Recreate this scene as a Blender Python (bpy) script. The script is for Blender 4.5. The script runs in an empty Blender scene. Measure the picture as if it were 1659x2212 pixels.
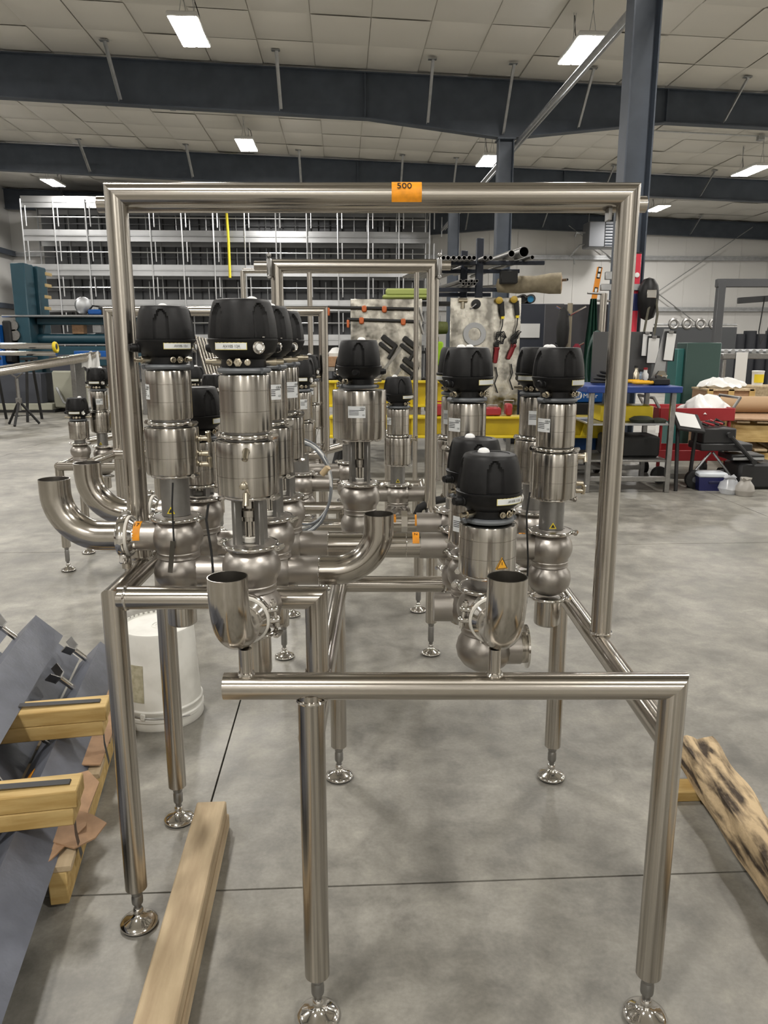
import bpy, math, random
from mathutils import Vector, Matrix
random.seed(7)
R = math.radians
scene = bpy.context.scene
COL = scene.collection

# ------------------------------------------------------------------ camera
CAM_H, PITCH, FPX = 1.37, R(12.34), 1650.0
cam_data = bpy.data.cameras.new('camera')
cam_data.sensor_fit = 'VERTICAL'
cam_data.sensor_height = 36.0
cam_data.lens = FPX / 2212 * 36.0
cam_data.clip_start = 0.05
cam_data.clip_end = 200
cam = bpy.data.objects.new('camera', cam_data)
cam.location = (0, 0, CAM_H)
cam.rotation_euler = (R(90) - PITCH, 0, 0)
COL.objects.link(cam)
scene.camera = cam

# ------------------------------------------------------------------ world, exposure
world = bpy.data.worlds.new('world')
scene.world = world
world.use_nodes = True
world.node_tree.nodes['Background'].inputs[0].default_value = (0.5, 0.5, 0.5, 1)
world.node_tree.nodes['Background'].inputs[1].default_value = 0.02
scene.view_settings.view_transform = 'Standard'
scene.view_settings.look = 'None'
scene.view_settings.gamma = 1.0
scene.view_settings.use_curve_mapping = False
scene.view_settings.exposure = 0.0
LAMP_STRENGTH = 168.0
scene.cycles.max_bounces = 5
scene.cycles.diffuse_bounces = 3
scene.cycles.glossy_bounces = 4
scene.cycles.transmission_bounces = 2
scene.cycles.caustics_reflective = False
scene.cycles.caustics_refractive = False
scene.cycles.adaptive_threshold = 0.03

def at(px, py, F):
    """world point at forward distance F that the photograph shows at pixel px, py"""
    c, s = math.cos(PITCH), math.sin(PITCH)
    v = (py - 1106) / FPX
    zc = F / (c - v * s)
    return Vector(((px - 829.5) / FPX * zc, F, CAM_H - (v * zc * c + zc * s)))
def ground(px, py, z=0.0):
    c, s = math.cos(PITCH), math.sin(PITCH)
    v = (py - 1106) / FPX
    F = (CAM_H - z) * (c - v * s) / (v * c + s)
    return at(px, py, F)

# ------------------------------------------------------------------ mesh builder
def perp(d):
    d = d.normalized()
    a = Vector((0, 0, 1)) if abs(d.z) < 0.9 else Vector((1, 0, 0))
    x = a.cross(d).normalized()
    return x, d.cross(x).normalized()
class MB:
    def __init__(self):
        self.v, self.f = [], []
    def add(self, vs, fs):
        b = len(self.v)
        self.v += [tuple(p) for p in vs]
        self.f += [tuple(i + b for i in f) for f in fs]
        return self
    def box(self, c, s, rot=None):
        M = rot if rot is not None else Matrix.Identity(3)
        c = Vector(c)
        vs = [c + M @ Vector((sx * s[0] / 2, sy * s[1] / 2, sz * s[2] / 2)) for sx in (-1, 1) for sy in (-1, 1) for sz in (-1, 1)]
        return self.add(vs, [(0, 1, 3, 2), (4, 6, 7, 5), (0, 4, 5, 1), (2, 3, 7, 6), (0, 2, 6, 4), (1, 5, 7, 3)])
    def bbox(self, c, s, bev=0.004, rot=None):
        """box with chamfered edges"""
        M = rot if rot is not None else Matrix.Identity(3)
        c = Vector(c); hx, hy, hz = s[0] / 2, s[1] / 2, s[2] / 2
        b = min(bev, hx * .9, hy * .9, hz * .9)
        vs, idx = [], {}
        for sx in (-1, 1):
            for sy in (-1, 1):
                for sz in (-1, 1):
                    for k, p in enumerate(((sx * hx, sy * (hy - b), sz * (hz - b)), (sx * (hx - b), sy * hy, sz * (hz - b)), (sx * (hx - b), sy * (hy - b), sz * hz))):
                        idx[(sx, sy, sz, k)] = len(vs); vs.append(c + M @ Vector(p))
        I = lambda *a: idx[a]
        fs = []
        for s1 in (-1, 1):
            fs.append([I(s1, -1, -1, 0), I(s1, 1, -1, 0), I(s1, 1, 1, 0), I(s1, -1, 1, 0)][::s1])
            fs.append([I(-1, s1, -1, 1), I(-1, s1, 1, 1), I(1, s1, 1, 1), I(1, s1, -1, 1)][::s1])
            fs.append([I(-1, -1, s1, 2), I(1, -1, s1, 2), I(1, 1, s1, 2), I(-1, 1, s1, 2)][::s1])
        for s1 in (-1, 1):
            for s2 in (-1, 1):
                q = s1 * s2
                fs.append([I(s1, s2, -1, 0), I(s1, s2, -1, 1), I(s1, s2, 1, 1), I(s1, s2, 1, 0)][::q])
                fs.append([I(s1, -1, s2, 0), I(s1, 1, s2, 0), I(s1, 1, s2, 2), I(s1, -1, s2, 2)][::q])
                fs.append([I(-1, s1, s2, 1), I(-1, s1, s2, 2), I(1, s1, s2, 2), I(1, s1, s2, 1)][::q])
                for s3 in (-1, 1):
                    fs.append([I(s1, s2, s3, 0), I(s1, s2, s3, 1), I(s1, s2, s3, 2)][::s1 * s2 * s3])
        return self.add(vs, fs)
    def cyl(self, p0, p1, r0, r1=None, n=16, caps=True, n0=None, n1=None):
        p0, p1 = Vector(p0), Vector(p1)
        r1 = r0 if r1 is None else r1
        d = (p1 - p0).normalized()
        x, y = perp(d)
        vs = []
        for p, r, nn in ((p0, r0, n0), (p1, r1, n1)):
            for i in range(n):
                t = 2 * math.pi * i / n
                o = x * (r * math.cos(t)) + y * (r * math.sin(t))
                if nn is not None:
                    o = o - d * (o.dot(nn) / d.dot(nn))
                vs.append(p + o)
        fs = [(i, (i + 1) % n, n + (i + 1) % n, n + i) for i in range(n)]
        if caps:
            fs += [tuple(range(n))[::-1], tuple(range(n, 2 * n))]
        return self.add(vs, fs)
    def lathe(self, prof, n=32, o=(0, 0, 0), axis=(0, 0, 1), rfun=None, cap=True):
        """prof: (radius, height) from bottom to top"""
        o = Vector(o); d = Vector(axis).normalized()
        if abs(d.z) > .999: x, y = Vector((1, 0, 0)), Vector((0, d.z, 0))
        else: x, y = perp(d)
        vs, rings, fs = [], [], []
        for k, (r, h) in enumerate(prof):
            if r <= 1e-6:
                rings.append([len(vs)]); vs.append(o + d * h)
            else:
                ring = []
                for i in range(n):
                    t = 2 * math.pi * i / n
                    rr = r * (rfun(t, h) if rfun else 1)
                    ring.append(len(vs)); vs.append(o + d * h + x * (rr * math.cos(t)) + y * (rr * math.sin(t)))
                rings.append(ring)
        for a, b in zip(rings, rings[1:]):
            for i in range(n):
                j = (i + 1) % n
                if len(a) == 1 and len(b) == 1: continue
                if len(a) == 1: fs.append((a[0], b[j], b[i]))
                elif len(b) == 1: fs.append((a[i], a[j], b[0]))
                else: fs.append((a[i], a[j], b[j], b[i]))
        if cap:
            if len(rings[0]) > 1: fs.append(tuple(rings[0][::-1]))
            if len(rings[-1]) > 1: fs.append(tuple(rings[-1]))
        return self.add(vs, fs)
    def tube(self, pts, r, n=10, caps=True, closed=False, rad=None):
        pts = [Vector(p) for p in pts]
        m = len(pts)
        tang = []
        for i in range(m):
            if closed: t = pts[(i + 1) % m] - pts[i - 1]
            else: t = pts[min(i + 1, m - 1)] - pts[max(i - 1, 0)]
            tang.append(t.normalized())
        x, y = perp(tang[0])
        vs = []
        for i in range(m):
            if i:
                q = tang[i - 1].rotation_difference(tang[i])
                x = q @ x; x = (x - tang[i] * x.dot(tang[i])).normalized()
            y = tang[i].cross(x)
            rr = rad[i] if rad else r
            for k in range(n):
                t = 2 * math.pi * k / n
                vs.append(pts[i] + x * (rr * math.cos(t)) + y * (rr * math.sin(t)))
        fs = []
        for i in range(m if closed else m - 1):
            a, b = i * n, ((i + 1) % m) * n
            fs += [(a + k, a + (k + 1) % n, b + (k + 1) % n, b + k) for k in range(n)]
        if caps and not closed:
            fs += [tuple(range(n))[::-1], tuple(range((m - 1) * n, m * n))]
        return self.add(vs, fs)
    def torus(self, c, axis, R0, r, n=28, m=8):
        c, d = Vector(c), Vector(axis).normalized()
        x, y = perp(d)
        return self.tube([c + x * (R0 * math.cos(2 * math.pi * i / n)) + y * (R0 * math.sin(2 * math.pi * i / n)) for i in range(n)], r, m, closed=True)
    def prism(self, poly, p, ux, uy, depth):
        """polygon (2d) in plane p + ux*a + uy*b, extruded along ux x uy, centred"""
        p, ux, uy = Vector(p), Vector(ux), Vector(uy)
        n = ux.cross(uy).normalized()
        m = len(poly)
        vs = [p + ux * a + uy * b - n * depth / 2 for a, b in poly] + [p + ux * a + uy * b + n * depth / 2 for a, b in poly]
        area = sum(poly[i][0] * poly[(i + 1) % m][1] - poly[(i + 1) % m][0] * poly[i][1] for i in range(m))
        fs = [tuple(range(m))[::-1], tuple(range(m, 2 * m))] + [(i, (i + 1) % m, m + (i + 1) % m, m + i) for i in range(m)]
        if area < 0: fs = [f[::-1] for f in fs]
        return self.add(vs, fs)
    def patch(self, c, r, z0, z1, a0, a1, t=0.0008, n=8):
        """thin curved plate on a vertical cylinder of radius r about c"""
        c = Vector(c); vs, fs = [], []
        for i in range(n + 1):
            a = a0 + (a1 - a0) * i / n
            for rr in (r, r + t):
                for z in (z0, z1):
                    vs.append(c + Vector((rr * math.sin(a), -rr * math.cos(a), z)))
        for i in range(n):
            b, e = i * 4, i * 4 + 4
            fs += [(b + 2, e + 2, e + 3, b + 3), (b, b + 1, e + 1, e), (b + 1, b + 3, e + 3, e + 1), (b, e, e + 2, b + 2)]
        fs += [(0, 2, 3, 1), (n * 4, n * 4 + 1, n * 4 + 3, n * 4 + 2)]
        return self.add(vs, fs)
    def mesh(self, name, m, sharp=38):
        me = bpy.data.meshes.new(name)
        me.from_pydata(self.v, [], self.f)
        me.update()
        me.polygons.foreach_set('use_smooth', [True] * len(me.polygons))
        me.set_sharp_from_angle(angle=R(sharp))
        me.materials.append(m)
        return me
    def build(self, name, m, parent=None, sharp=38):
        return link(name, self.mesh(name, m, sharp), parent)

def link(name, me, parent=None):
    o = bpy.data.objects.new(name, me)
    COL.objects.link(o)
    if parent is not None: o.parent = parent
    return o
def tag(o, label=None, cat=None, group=None, kind=None):
    if label: o['label'] = label
    if cat: o['category'] = cat
    if group: o['group'] = group
    if kind: o['kind'] = kind
    return o
def thing(name, label, cat, loc=(0, 0, 0), rz=0.0, group=None):
    o = bpy.data.objects.new(name, None)
    COL.objects.link(o)
    o.location = loc; o.rotation_euler = (0, 0, rz)
    o.empty_display_size = .05
    return tag(o, label, cat, group)
# lettering is made as mesh, once per string, while the scene is still empty
GLYPHS = {}
for _b in ('500', 'AV105 124', 'AV105 121', 'AV105 118', 'GEA', 'CE', '17', 'N', 'S', '10', 'L9', 'Miller'):
    _cu = bpy.data.curves.new('lettering', 'FONT')
    _cu.body, _cu.size, _cu.extrude, _cu.align_x, _cu.align_y = _b, 1.0, .01, 'CENTER', 'CENTER'
    _cu.resolution_u = 3
    _o = bpy.data.objects.new('lettering', _cu); COL.objects.link(_o)
    bpy.context.view_layer.update()
    GLYPHS[_b] = bpy.data.meshes.new_from_object(_o.evaluated_get(bpy.context.evaluated_depsgraph_get()))
    COL.objects.unlink(_o); bpy.data.objects.remove(_o); bpy.data.curves.remove(_cu)
def text(body, size, m, parent, loc, rot, ext=0.0002, name='lettering'):
    me = GLYPHS[body].copy(); me.materials.clear(); me.materials.append(m)
    o = link(name, me, parent)
    o.location = loc; o.rotation_euler = rot; o.scale = (size,) * 3
    return o
V = Vector
def rotz(a): return Matrix.Rotation(a, 3, 'Z')
def rot3(x=0, y=0, z=0): return Matrix.Rotation(z, 3, 'Z') @ Matrix.Rotation(y, 3, 'Y') @ Matrix.Rotation(x, 3, 'X')

# ------------------------------------------------------------------ materials
MATS = {}
def mat(name, col, rough=.5, metal=0.0, noise=0.0, nscale=(20, 20, 20), bump=0.0, bscale=60, aniso=0.0, rnoise=0.0, col2=None, detail=3, spec=None, trans=0.0, coords='Object', contrast=(.35, .65), emit=0.0, alpha=1.0):
    m = bpy.data.materials.new(name); m.use_nodes = True
    nt = m.node_tree; b = nt.nodes['Principled BSDF']
    b.inputs['Base Color'].default_value = (*col, 1)
    b.inputs['Roughness'].default_value = rough
    b.inputs['Metallic'].default_value = metal
    if spec is not None: b.inputs['Specular IOR Level'].default_value = spec
    if trans: b.inputs['Transmission Weight'].default_value = trans
    if alpha < 1: b.inputs['Alpha'].default_value = alpha
    if emit:
        b.inputs['Emission Color'].default_value = (*col, 1); b.inputs['Emission Strength'].default_value = emit
    L = nt.links.new
    if noise or rnoise or bump or col2:
        tc = nt.nodes.new('ShaderNodeTexCoord')
        mp = nt.nodes.new('ShaderNodeMapping'); mp.inputs['Scale'].default_value = nscale
        L(tc.outputs[coords], mp.inputs['Vector'])
        nz = nt.nodes.new('ShaderNodeTexNoise'); nz.inputs['Scale'].default_value = 1.0; nz.inputs['Detail'].default_value = detail
        L(mp.outputs[0], nz.inputs['Vector'])
        if noise or col2:
            rp = nt.nodes.new('ShaderNodeValToRGB')
            rp.color_ramp.elements[0].position, rp.color_ramp.elements[1].position = contrast
            a = [c * (1 - noise) for c in col]; c2 = col2 if col2 else [min(1, c * (1 + noise)) for c in col]
            rp.color_ramp.elements[0].color = (*a, 1); rp.color_ramp.elements[1].color = (*c2, 1)
            L(nz.outputs['Fac'], rp.inputs['Fac']); L(rp.outputs['Color'], b.inputs['Base Color'])
        if rnoise:
            mr = nt.nodes.new('ShaderNodeMapRange')
            mr.inputs['From Min'].default_value, mr.inputs['From Max'].default_value = .3, .7
            mr.inputs['To Min'].default_value, mr.inputs['To Max'].default_value = max(.02, rough - rnoise), rough + rnoise
            L(nz.outputs['Fac'], mr.inputs['Value']); L(mr.outputs[0], b.inputs['Roughness'])
        if bump:
            n2 = nt.nodes.new('ShaderNodeTexNoise'); n2.inputs['Scale'].default_value = bscale; n2.inputs['Detail'].default_value = 2
            L(tc.outputs[coords], n2.inputs['Vector'])
            bp = nt.nodes.new('ShaderNodeBump'); bp.inputs['Strength'].default_value = bump; bp.inputs['Distance'].default_value = .01
            L(n2.outputs['Fac'], bp.inputs['Height']); L(bp.outputs[0], b.inputs['Normal'])
    if aniso:
        b.inputs['Anisotropic'].default_value = aniso
        b.inputs['Anisotropic Rotation'].default_value = .25
        tg = nt.nodes.new('ShaderNodeTangent'); tg.direction_type = 'RADIAL'; tg.axis = 'Z'
        L(tg.outputs[0], b.inputs['Tangent'])
    MATS[name] = m
    return m
steel = mat('brushed_steel_painted_reflections', (.47, .44, .395), .20, 1, noise=.30, nscale=(150, 150, .8), contrast=(.3, .7), rnoise=.05, detail=4, aniso=.7)  # stretched noise paints bright and dark reflection streaks into the tube colour
bend = mat('polished_bend_steel', (.47, .44, .395), .17, 1, noise=.08, nscale=(14, 14, 14), rnoise=.04, detail=4)
turned = mat('turned_steel_painted_reflections', (.50, .475, .435), .19, 1, aniso=.85, nscale=(85, 85, .6), noise=.36, contrast=(.3, .7))  # vertical streaks in the colour imitate reflections of the surroundings
borem = mat('shaded_pipe_bore', (.36, .34, .31), .30, 1)  # bend steel toned darker, shade inside the pipes put into the colour
blasted = mat('matt_blasted_steel', (.40, .375, .345), .36, 1, noise=.08, nscale=(9, 9, 9), bump=.05, bscale=700)
polished = mat('polished_steel', (.68, .66, .63), .10, 1)
darksteel = mat('satin_plate_steel', (.30, .295, .285), .42, 1, noise=.08, nscale=(30, 30, 30))
blackp = mat('black_plastic', (.0055, .0055, .006), .46, spec=.32, noise=.2, nscale=(80, 80, 80), bump=.06, bscale=900)
greyp = mat('grey_plastic', (.13, .14, .15), .42)
whitep = mat('white_plastic', (.80, .80, .78), .35)
domep = mat('white_lens', (.86, .86, .85), .25)
labelm = mat('white_label', (.74, .76, .76), .45)
labely = mat('yellow_edge_label', (.75, .66, .22), .5)
inkm = mat('black_ink', (.015, .015, .015), .6)
orange = mat('orange_tape', (.90, .34, .012), .55, noise=.1, nscale=(60, 60, 60))
yelwarn = mat('yellow_warning', (.85, .66, .03), .5)
brass = mat('nickel_brass', (.55, .50, .40), .22, 1)
gasket = mat('white_gasket', (.72, .69, .62), .5)
rubber = mat('black_rubber', (.012, .012, .012), .7)
timber = mat('pine_timber', (.36, .22, .095), .75, nscale=(45, 45, 5), col2=(.52, .36, .17), bump=.15, bscale=60, detail=6)
# ------------------------------------------------------------------ building shell
A_B = R(3.0)
ct, st = math.cos(A_B), math.sin(A_B)
def B(t, d, z=0.0): return V((t * ct - d * st, t * st + d * ct, z))
def zc(t): return 6.62 - .034 * (t - 3.4)
T0, T1, D0, D1 = -12.8, 19.0, -10.2, 31.9
COLUMN_D = (9.34, 16.85, 24.35)

def concrete():
    m = bpy.data.materials.new('polished_concrete'); m.use_nodes = True
    nt = m.node_tree; b = nt.nodes['Principled BSDF']; L = nt.links.new
    tc = nt.nodes.new('ShaderNodeTexCoord')
    def nz(scale, detail, rough=.55, dist=0.0):
        n = nt.nodes.new('ShaderNodeTexNoise'); n.inputs['Scale'].default_value = scale; n.inputs['Detail'].default_value = detail
        n.inputs['Roughness'].default_value = rough; n.inputs['Distortion'].default_value = dist
        L(tc.outputs['Object'], n.inputs['Vector']); return n
    a, c, f = nz(1.6, 8, .62, .6), nz(7.0, 6, .65, .3), nz(90, 3)
    def ramp(n, p0, c0, p1, c1):
        r = nt.nodes.new('ShaderNodeValToRGB'); e = r.color_ramp.elements
        e[0].position, e[1].position = p0, p1; e[0].color, e[1].color = (*c0, 1), (*c1, 1)
        L(n.outputs['Fac'], r.inputs['Fac']); return r
    r1 = ramp(a, .32, (.178, .169, .148), .66, (.352, .336, .298))
    r2 = ramp(c, .35, (.66, .66, .655), .68, (1.14, 1.14, 1.12))
    r3 = ramp(f, .3, (.9, .9, .9), .7, (1.06, 1.06, 1.06))
    m1 = nt.nodes.new('ShaderNodeMix'); m1.data_type = 'RGBA'; m1.blend_type = 'MULTIPLY'; m1.inputs['Factor'].default_value = 1
    m2 = nt.nodes.new('ShaderNodeMix'); m2.data_type = 'RGBA'; m2.blend_type = 'MULTIPLY'; m2.inputs['Factor'].default_value = 1
    L(r1.outputs[0], m1.inputs['A']); L(r2.outputs[0], m1.inputs['B'])
    L(m1.outputs['Result'], m2.inputs['A']); L(r3.outputs[0], m2.inputs['B'])
    L(m2.outputs['Result'], b.inputs['Base Color'])
    rr = nt.nodes.new('ShaderNodeMapRange'); rr.inputs['To Min'].default_value, rr.inputs['To Max'].default_value = .32, .55
    L(c.outputs['Fac'], rr.inputs['Value']); L(rr.outputs[0], b.inputs['Roughness'])
    bp = nt.nodes.new('ShaderNodeBump'); bp.inputs['Strength'].default_value = .05; bp.inputs['Distance'].default_value = .004
    L(f.outputs['Fac'], bp.inputs['Height']); L(bp.outputs[0], b.inputs['Normal'])
    return m
conc = concrete()
jointm = mat('joint_filler', (.075, .066, .055), .9)
floor = MB().add([B(T0, D0, -.03), B(T1, D0, -.03), B(T1, D1, -.03), B(T0, D1, -.03)], [(0, 1, 2, 3)]).build('floor', jointm)
tag(floor, kind='structure')
tl = [T0, -8.2, -4.3, -.42, 3.45, 7.3, 11.2, 15.1, T1]
dl = [D0, -5.8, -2.05, 1.73, 5.1, 9.0, 12.9, 16.8, 20.7, 24.6, 28.5, D1]
for i in range(len(tl) - 1):
    for j in range(len(dl) - 1):
        g = .003
        m = MB()
        c = [B(tl[i] + g, dl[j] + g), B(tl[i + 1] - g, dl[j] + g), B(tl[i + 1] - g, dl[j + 1] - g), B(tl[i] + g, dl[j + 1] - g)]
        m.add(c + [p - V((0, 0, .03)) for p in c], [(0, 1, 2, 3), (0, 4, 5, 1), (1, 5, 6, 2), (2, 6, 7, 3), (3, 7, 4, 0)])
        m.build('slab', conc, floor, 20)

vinyl = mat('white_vinyl_facing', (.80, .775, .715), .38, bump=.35, bscale=1.7)
vinylw = mat('wrinkled_wall_vinyl', (.82, .81, .785), .30, bump=.5, bscale=2.2)
navy = mat('blue_grey_steel_paint', (.066, .082, .108), .5, noise=.12, nscale=(3, 3, 3))
galv = mat('galvanised_steel', (.45, .46, .47), .38, .8, noise=.1, nscale=(8, 8, 8))
darkw = mat('dark_wainscot', (.030, .032, .038), .6)
def plane(name, pts, m, kind='structure'):
    return tag(MB().add(pts, [tuple(range(len(pts)))]).build(name, m), kind=kind)
ceil = plane('ceiling', [B(T0, D0, zc(T0) + .06), B(T0, D1, zc(T0) + .06), B(T1, D1, zc(T1) + .06), B(T1, D0, zc(T1) + .06)], vinyl)
# ceiling insulation panels, sagging between bands
N = 6
pv = [((i / N - .5), (j / N - .5), -.05 * (1 - (2 * i / N - 1) ** 4) * (1 - (2 * j / N - 1) ** 4)) for i in range(N + 1) for j in range(N + 1)]
pf = [(i * (N + 1) + j, i * (N + 1) + j + 1, (i + 1) * (N + 1) + j + 1, (i + 1) * (N + 1) + j) for i in range(N) for j in range(N)]
panel_me = MB().add(pv, pf).mesh('insulation_panel', vinyl)
rest = MB()
slope = math.atan(-.034)
PW, PD = 1.02, 1.25
M_tilt = Matrix.Rotation(A_B, 3, 'Z') @ Matrix.Rotation(-slope, 3, 'Y')
edges_d = [9.34 - 7.505 * k / 6 for k in range(1, 16)][::-1] + [9.34 + 7.505 * k / 6 for k in range(0, 19)]
npanel = 0
for j in range(len(edges_d) - 1):
    dm, dd = (edges_d[j] + edges_d[j + 1]) / 2, edges_d[j + 1] - edges_d[j]
    nt_ = int((T1 - T0) / PW)
    for i in range(nt_):
        t = T0 + (i + .5) * (T1 - T0) / nt_
        p = B(t, dm, zc(t) + .045 + random.uniform(-.012, .012))
        sx, sy, sz = (T1 - T0) / nt_ * .985, dd * .985, random.uniform(.5, 1.35)
        near_view = 10.8 < dm < 24 and abs((t - dm * st) * 1 ) < .53 * dm and npanel < 300
        if near_view:
            o = link('insulation_panel', panel_me, ceil)
            o.matrix_local = Matrix.Translation(p) @ (M_tilt @ Matrix.Diagonal((sx, sy, sz))).to_4x4()
            npanel += 1
        else:
            k = M_tilt @ Matrix.Diagonal((sx, sy, sz))
            vs = [p + k @ V(q) for q in pv[::]]
            keep = [0, 3, 6, 21, 24, 27, 42, 45, 48]
            rest.add([vs[q] for q in keep], [(a, a + 1, a + 4, a + 3) for a in (0, 1, 3, 4)])
tag(rest.build('insulation_blanket', vinyl, ceil), kind='stuff')

wl = plane('wall_left', [B(T0, D0), B(T0, D1), B(T0, D1, zc(T0) + .06), B(T0, D0, zc(T0) + .06)][::-1], vinylw)
wr = plane('wall_right', [B(T1, D0), B(T1, D1), B(T1, D1, zc(T1) + .06), B(T1, D0, zc(T1) + .06)], vinylw)
wb = plane('wall_back', [B(T0, D1), B(T1, D1), B(T1, D1, zc(T1) + .06), B(T0, D1, zc(T0) + .06)][::-1], vinylw)
wf = plane('wall_front', [B(T0, D0), B(T1, D0), B(T1, D0, zc(T1) + .06), B(T0, D0, zc(T0) + .06)], vinylw)
def bar_b(m, t0, d0, z0, t1, d1, z1): # axis aligned box in building axes
    c = [B(t, d, z) for t in (t0, t1) for d in (d0, d1) for z in (z0, z1)]
    m.add(c, [(0, 1, 3, 2), (4, 6, 7, 5), (0, 4, 5, 1), (2, 3, 7, 6), (0, 2, 6, 4), (1, 5, 7, 3)])
for z in (2.72, 4.72):
    m = MB(); bar_b(m, T0, D1 - .2, z, T1, D1 - .02, z + .16); bar_b(m, T0, D1 - .23, z + .10, T1, D1 - .2, z + .16)
    m.build('wall_girt', galv, wb)
    m = MB(); bar_b(m, T0 + .02, D0, z, T0 + .2, D1, z + .18); m.build('wall_girt', navy, wl)
    m = MB(); bar_b(m, T1 - .2, D0, z, T1 - .02, D1, z + .18); m.build('wall_girt', navy, wr)
m = MB(); bar_b(m, T0 + .015, D0, 0, T0 + .1, D1, 1.75); m.build('wainscot', mat('brown_wainscot', (.09, .05, .035), .6), wl)
m = MB(); bar_b(m, 3.0, D1 - .1, 0, T1, D1 - .02, 1.25); m.build('wainscot', darkw, wb)
m = MB()
for a, b in (((9.0, 6.0), (16.5, .9)), ((9.0, .9), (16.5, 6.0))):
    m = MB(); m.cyl(B(a[0], D1 - .28, a[1]), B(b[0], D1 - .28, b[1]), .018, n=6); m.build('brace_rod', galv, wb)
# wall panel seams: vertical strips
for k in range(14):
    t = 3.6 + k * 1.15
    m = MB(); bar_b(m, t, D1 - .02, 1.2, t + .02, D1 - .008, 6.2); m.build('panel_seam', vinylw, wb)

# rafters: tapered I beams on the columns
def depth_at(t, first):
    pts = [(-13, .78), (.55, .86), (3.39, 1.10), (6.7, .64), (19, .64)] if first else [(-13, .72), (.55, .78), (3.39, 1.0), (6.7, .62), (19, .62)]
    for (a, da), (b, db) in zip(pts, pts[1:]):
        if a <= t <= b: return da + (db - da) * (t - a) / (b - a)
    return pts[-1][1]
BEAM_D = (1.84, 9.34, 16.85, 24.35, D1 - .28)
for bi, d in enumerate(BEAM_D):
    beam = tag(thing('roof_beam', None, None), kind='structure')
    ts = [T0, -6, .55, 2.0, 3.39, 4.8, 6.7, 13, T1]
    for a, b in zip(ts, ts[1:]):
        if a in (2.0, 4.8) : pass
    m = MB()
    for a, b in zip(ts, ts[1:]):
        za, zb = zc(a) - .02, zc(b) - .02
        ba, bb = za - depth_at(a, bi < 3), zb - depth_at(b, bi < 3)
        for dd0, dd1 in ((-.006, .006),):
            c = [B(a, d + dd0, ba), B(b, d + dd0, bb), B(b, d + dd0, zb), B(a, d + dd0, za), B(a, d + dd1, ba), B(b, d + dd1, bb), B(b, d + dd1, zb), B(a, d + dd1, za)]
            m.add(c, [(0, 1, 2, 3), (4, 7, 6, 5), (0, 4, 5, 1), (3, 2, 6, 7)])
    m.build('web', navy, beam)
    for which in (0, 1):
        m = MB()
        for a, b in zip(ts, ts[1:]):
            if which: za, zb = zc(a) - .02, zc(b) - .02
            else: za, zb = zc(a) - .02 - depth_at(a, bi < 3) + .018, zc(b) - .02 - depth_at(b, bi < 3) + .018
            c = [B(a, d - .11, za - .018), B(b, d - .11, zb - .018), B(b, d + .11, zb - .018), B(a, d + .11, za - .018), B(a, d - .11, za), B(b, d - .11, zb), B(b, d + .11, zb), B(a, d + .11, za)]
            m.add(c, [(0, 3, 2, 1), (4, 5, 6, 7), (0, 1, 5, 4), (2, 3, 7, 6)])
        m.build('flange', navy, beam)
    for t in (.5, 6.7):
        m = MB(); bar_b(m, t - .01, d - .1, zc(t) - depth_at(t, bi < 3), t + .01, d + .1, zc(t) - .03); m.build('splice_plate', navy, beam)
    for t in (-10.4, -7.3, -4.35, -1.2, 1.75, 3.3, 4.85, 7.9, 10.9, 13.9):
        m = MB()
        p0 = B(t, d - .95, zc(t) - .02); p1 = B(t + .03, d - .1, zc(t) - depth_at(t, bi < 3) + .06)
        dirv = (p1 - p0).normalized(); sx = V((ct, st, 0)); up = dirv.cross(sx)
        m.prism([(-.03, 0), (.03, 0), (.03, .006), (-.024, .006), (-.024, .06), (-.03, .06)], (p0 + p1) / 2, sx, up, (p1 - p0).length)
        m.box(p0, (.16, .1, .012))
        m.build('flange_brace', galv if bi > 1 else navy, beam)
# columns
def column(d, top):
    c = tag(thing('steel_column', None, None, B(3.39, d), A_B), kind='structure')
    m = MB(); w, h = .31, .30
    m.box((0, 0, top / 2), (.012, h - .03, top)); m.build('web', navy, c)
    for s in (-1, 1):
        MB().box((s * w / 2, 0, top / 2), (.018, h, top)).build('flange', navy, c)
    MB().box((0, 0, .012), (.42, .42, .024)).build('base_plate', navy, c)
    MB().box((0, 0, top - .012), (.36, .34, .024)).build('cap_plate', navy, c)
    return c
def column_web_front(d, top):
    c = tag(thing('steel_column', None, None, B(3.39, d), A_B), kind='structure')
    MB().box((0, 0, top / 2), (.29, .012, top)).build('web', navy, c)
    for s in (-1, 1):
        MB().box((s * .15, 0, top / 2), (.016, .26, top)).build('flange', navy, c)
    MB().box((0, 0, .012), (.42, .42, .024)).build('base_plate', navy, c)
    MB().box((0, 0, top - .012), (.38, .34, .024)).build('cap_plate', navy, c)
    return c
for d in COLUMN_D:
    column_web_front(d, zc(3.39) - .02 - depth_at(3.39, d < 20))
# conduit pipes strapped along the column line
for k, (dx, rr) in enumerate(((.235, .046), (.335, .028))):
    c = MB().cyl(B(3.39 + dx, -9, 5.435 + .012 * k), B(3.39 + dx, 29.0, 5.435 + .012 * k), rr, n=10).build('sprinkler_pipe', galv)
    tag(c, ('thick' if k == 0 else 'thin') + ' grey pipe running along the column line under the rafters', 'pipe')
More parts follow.
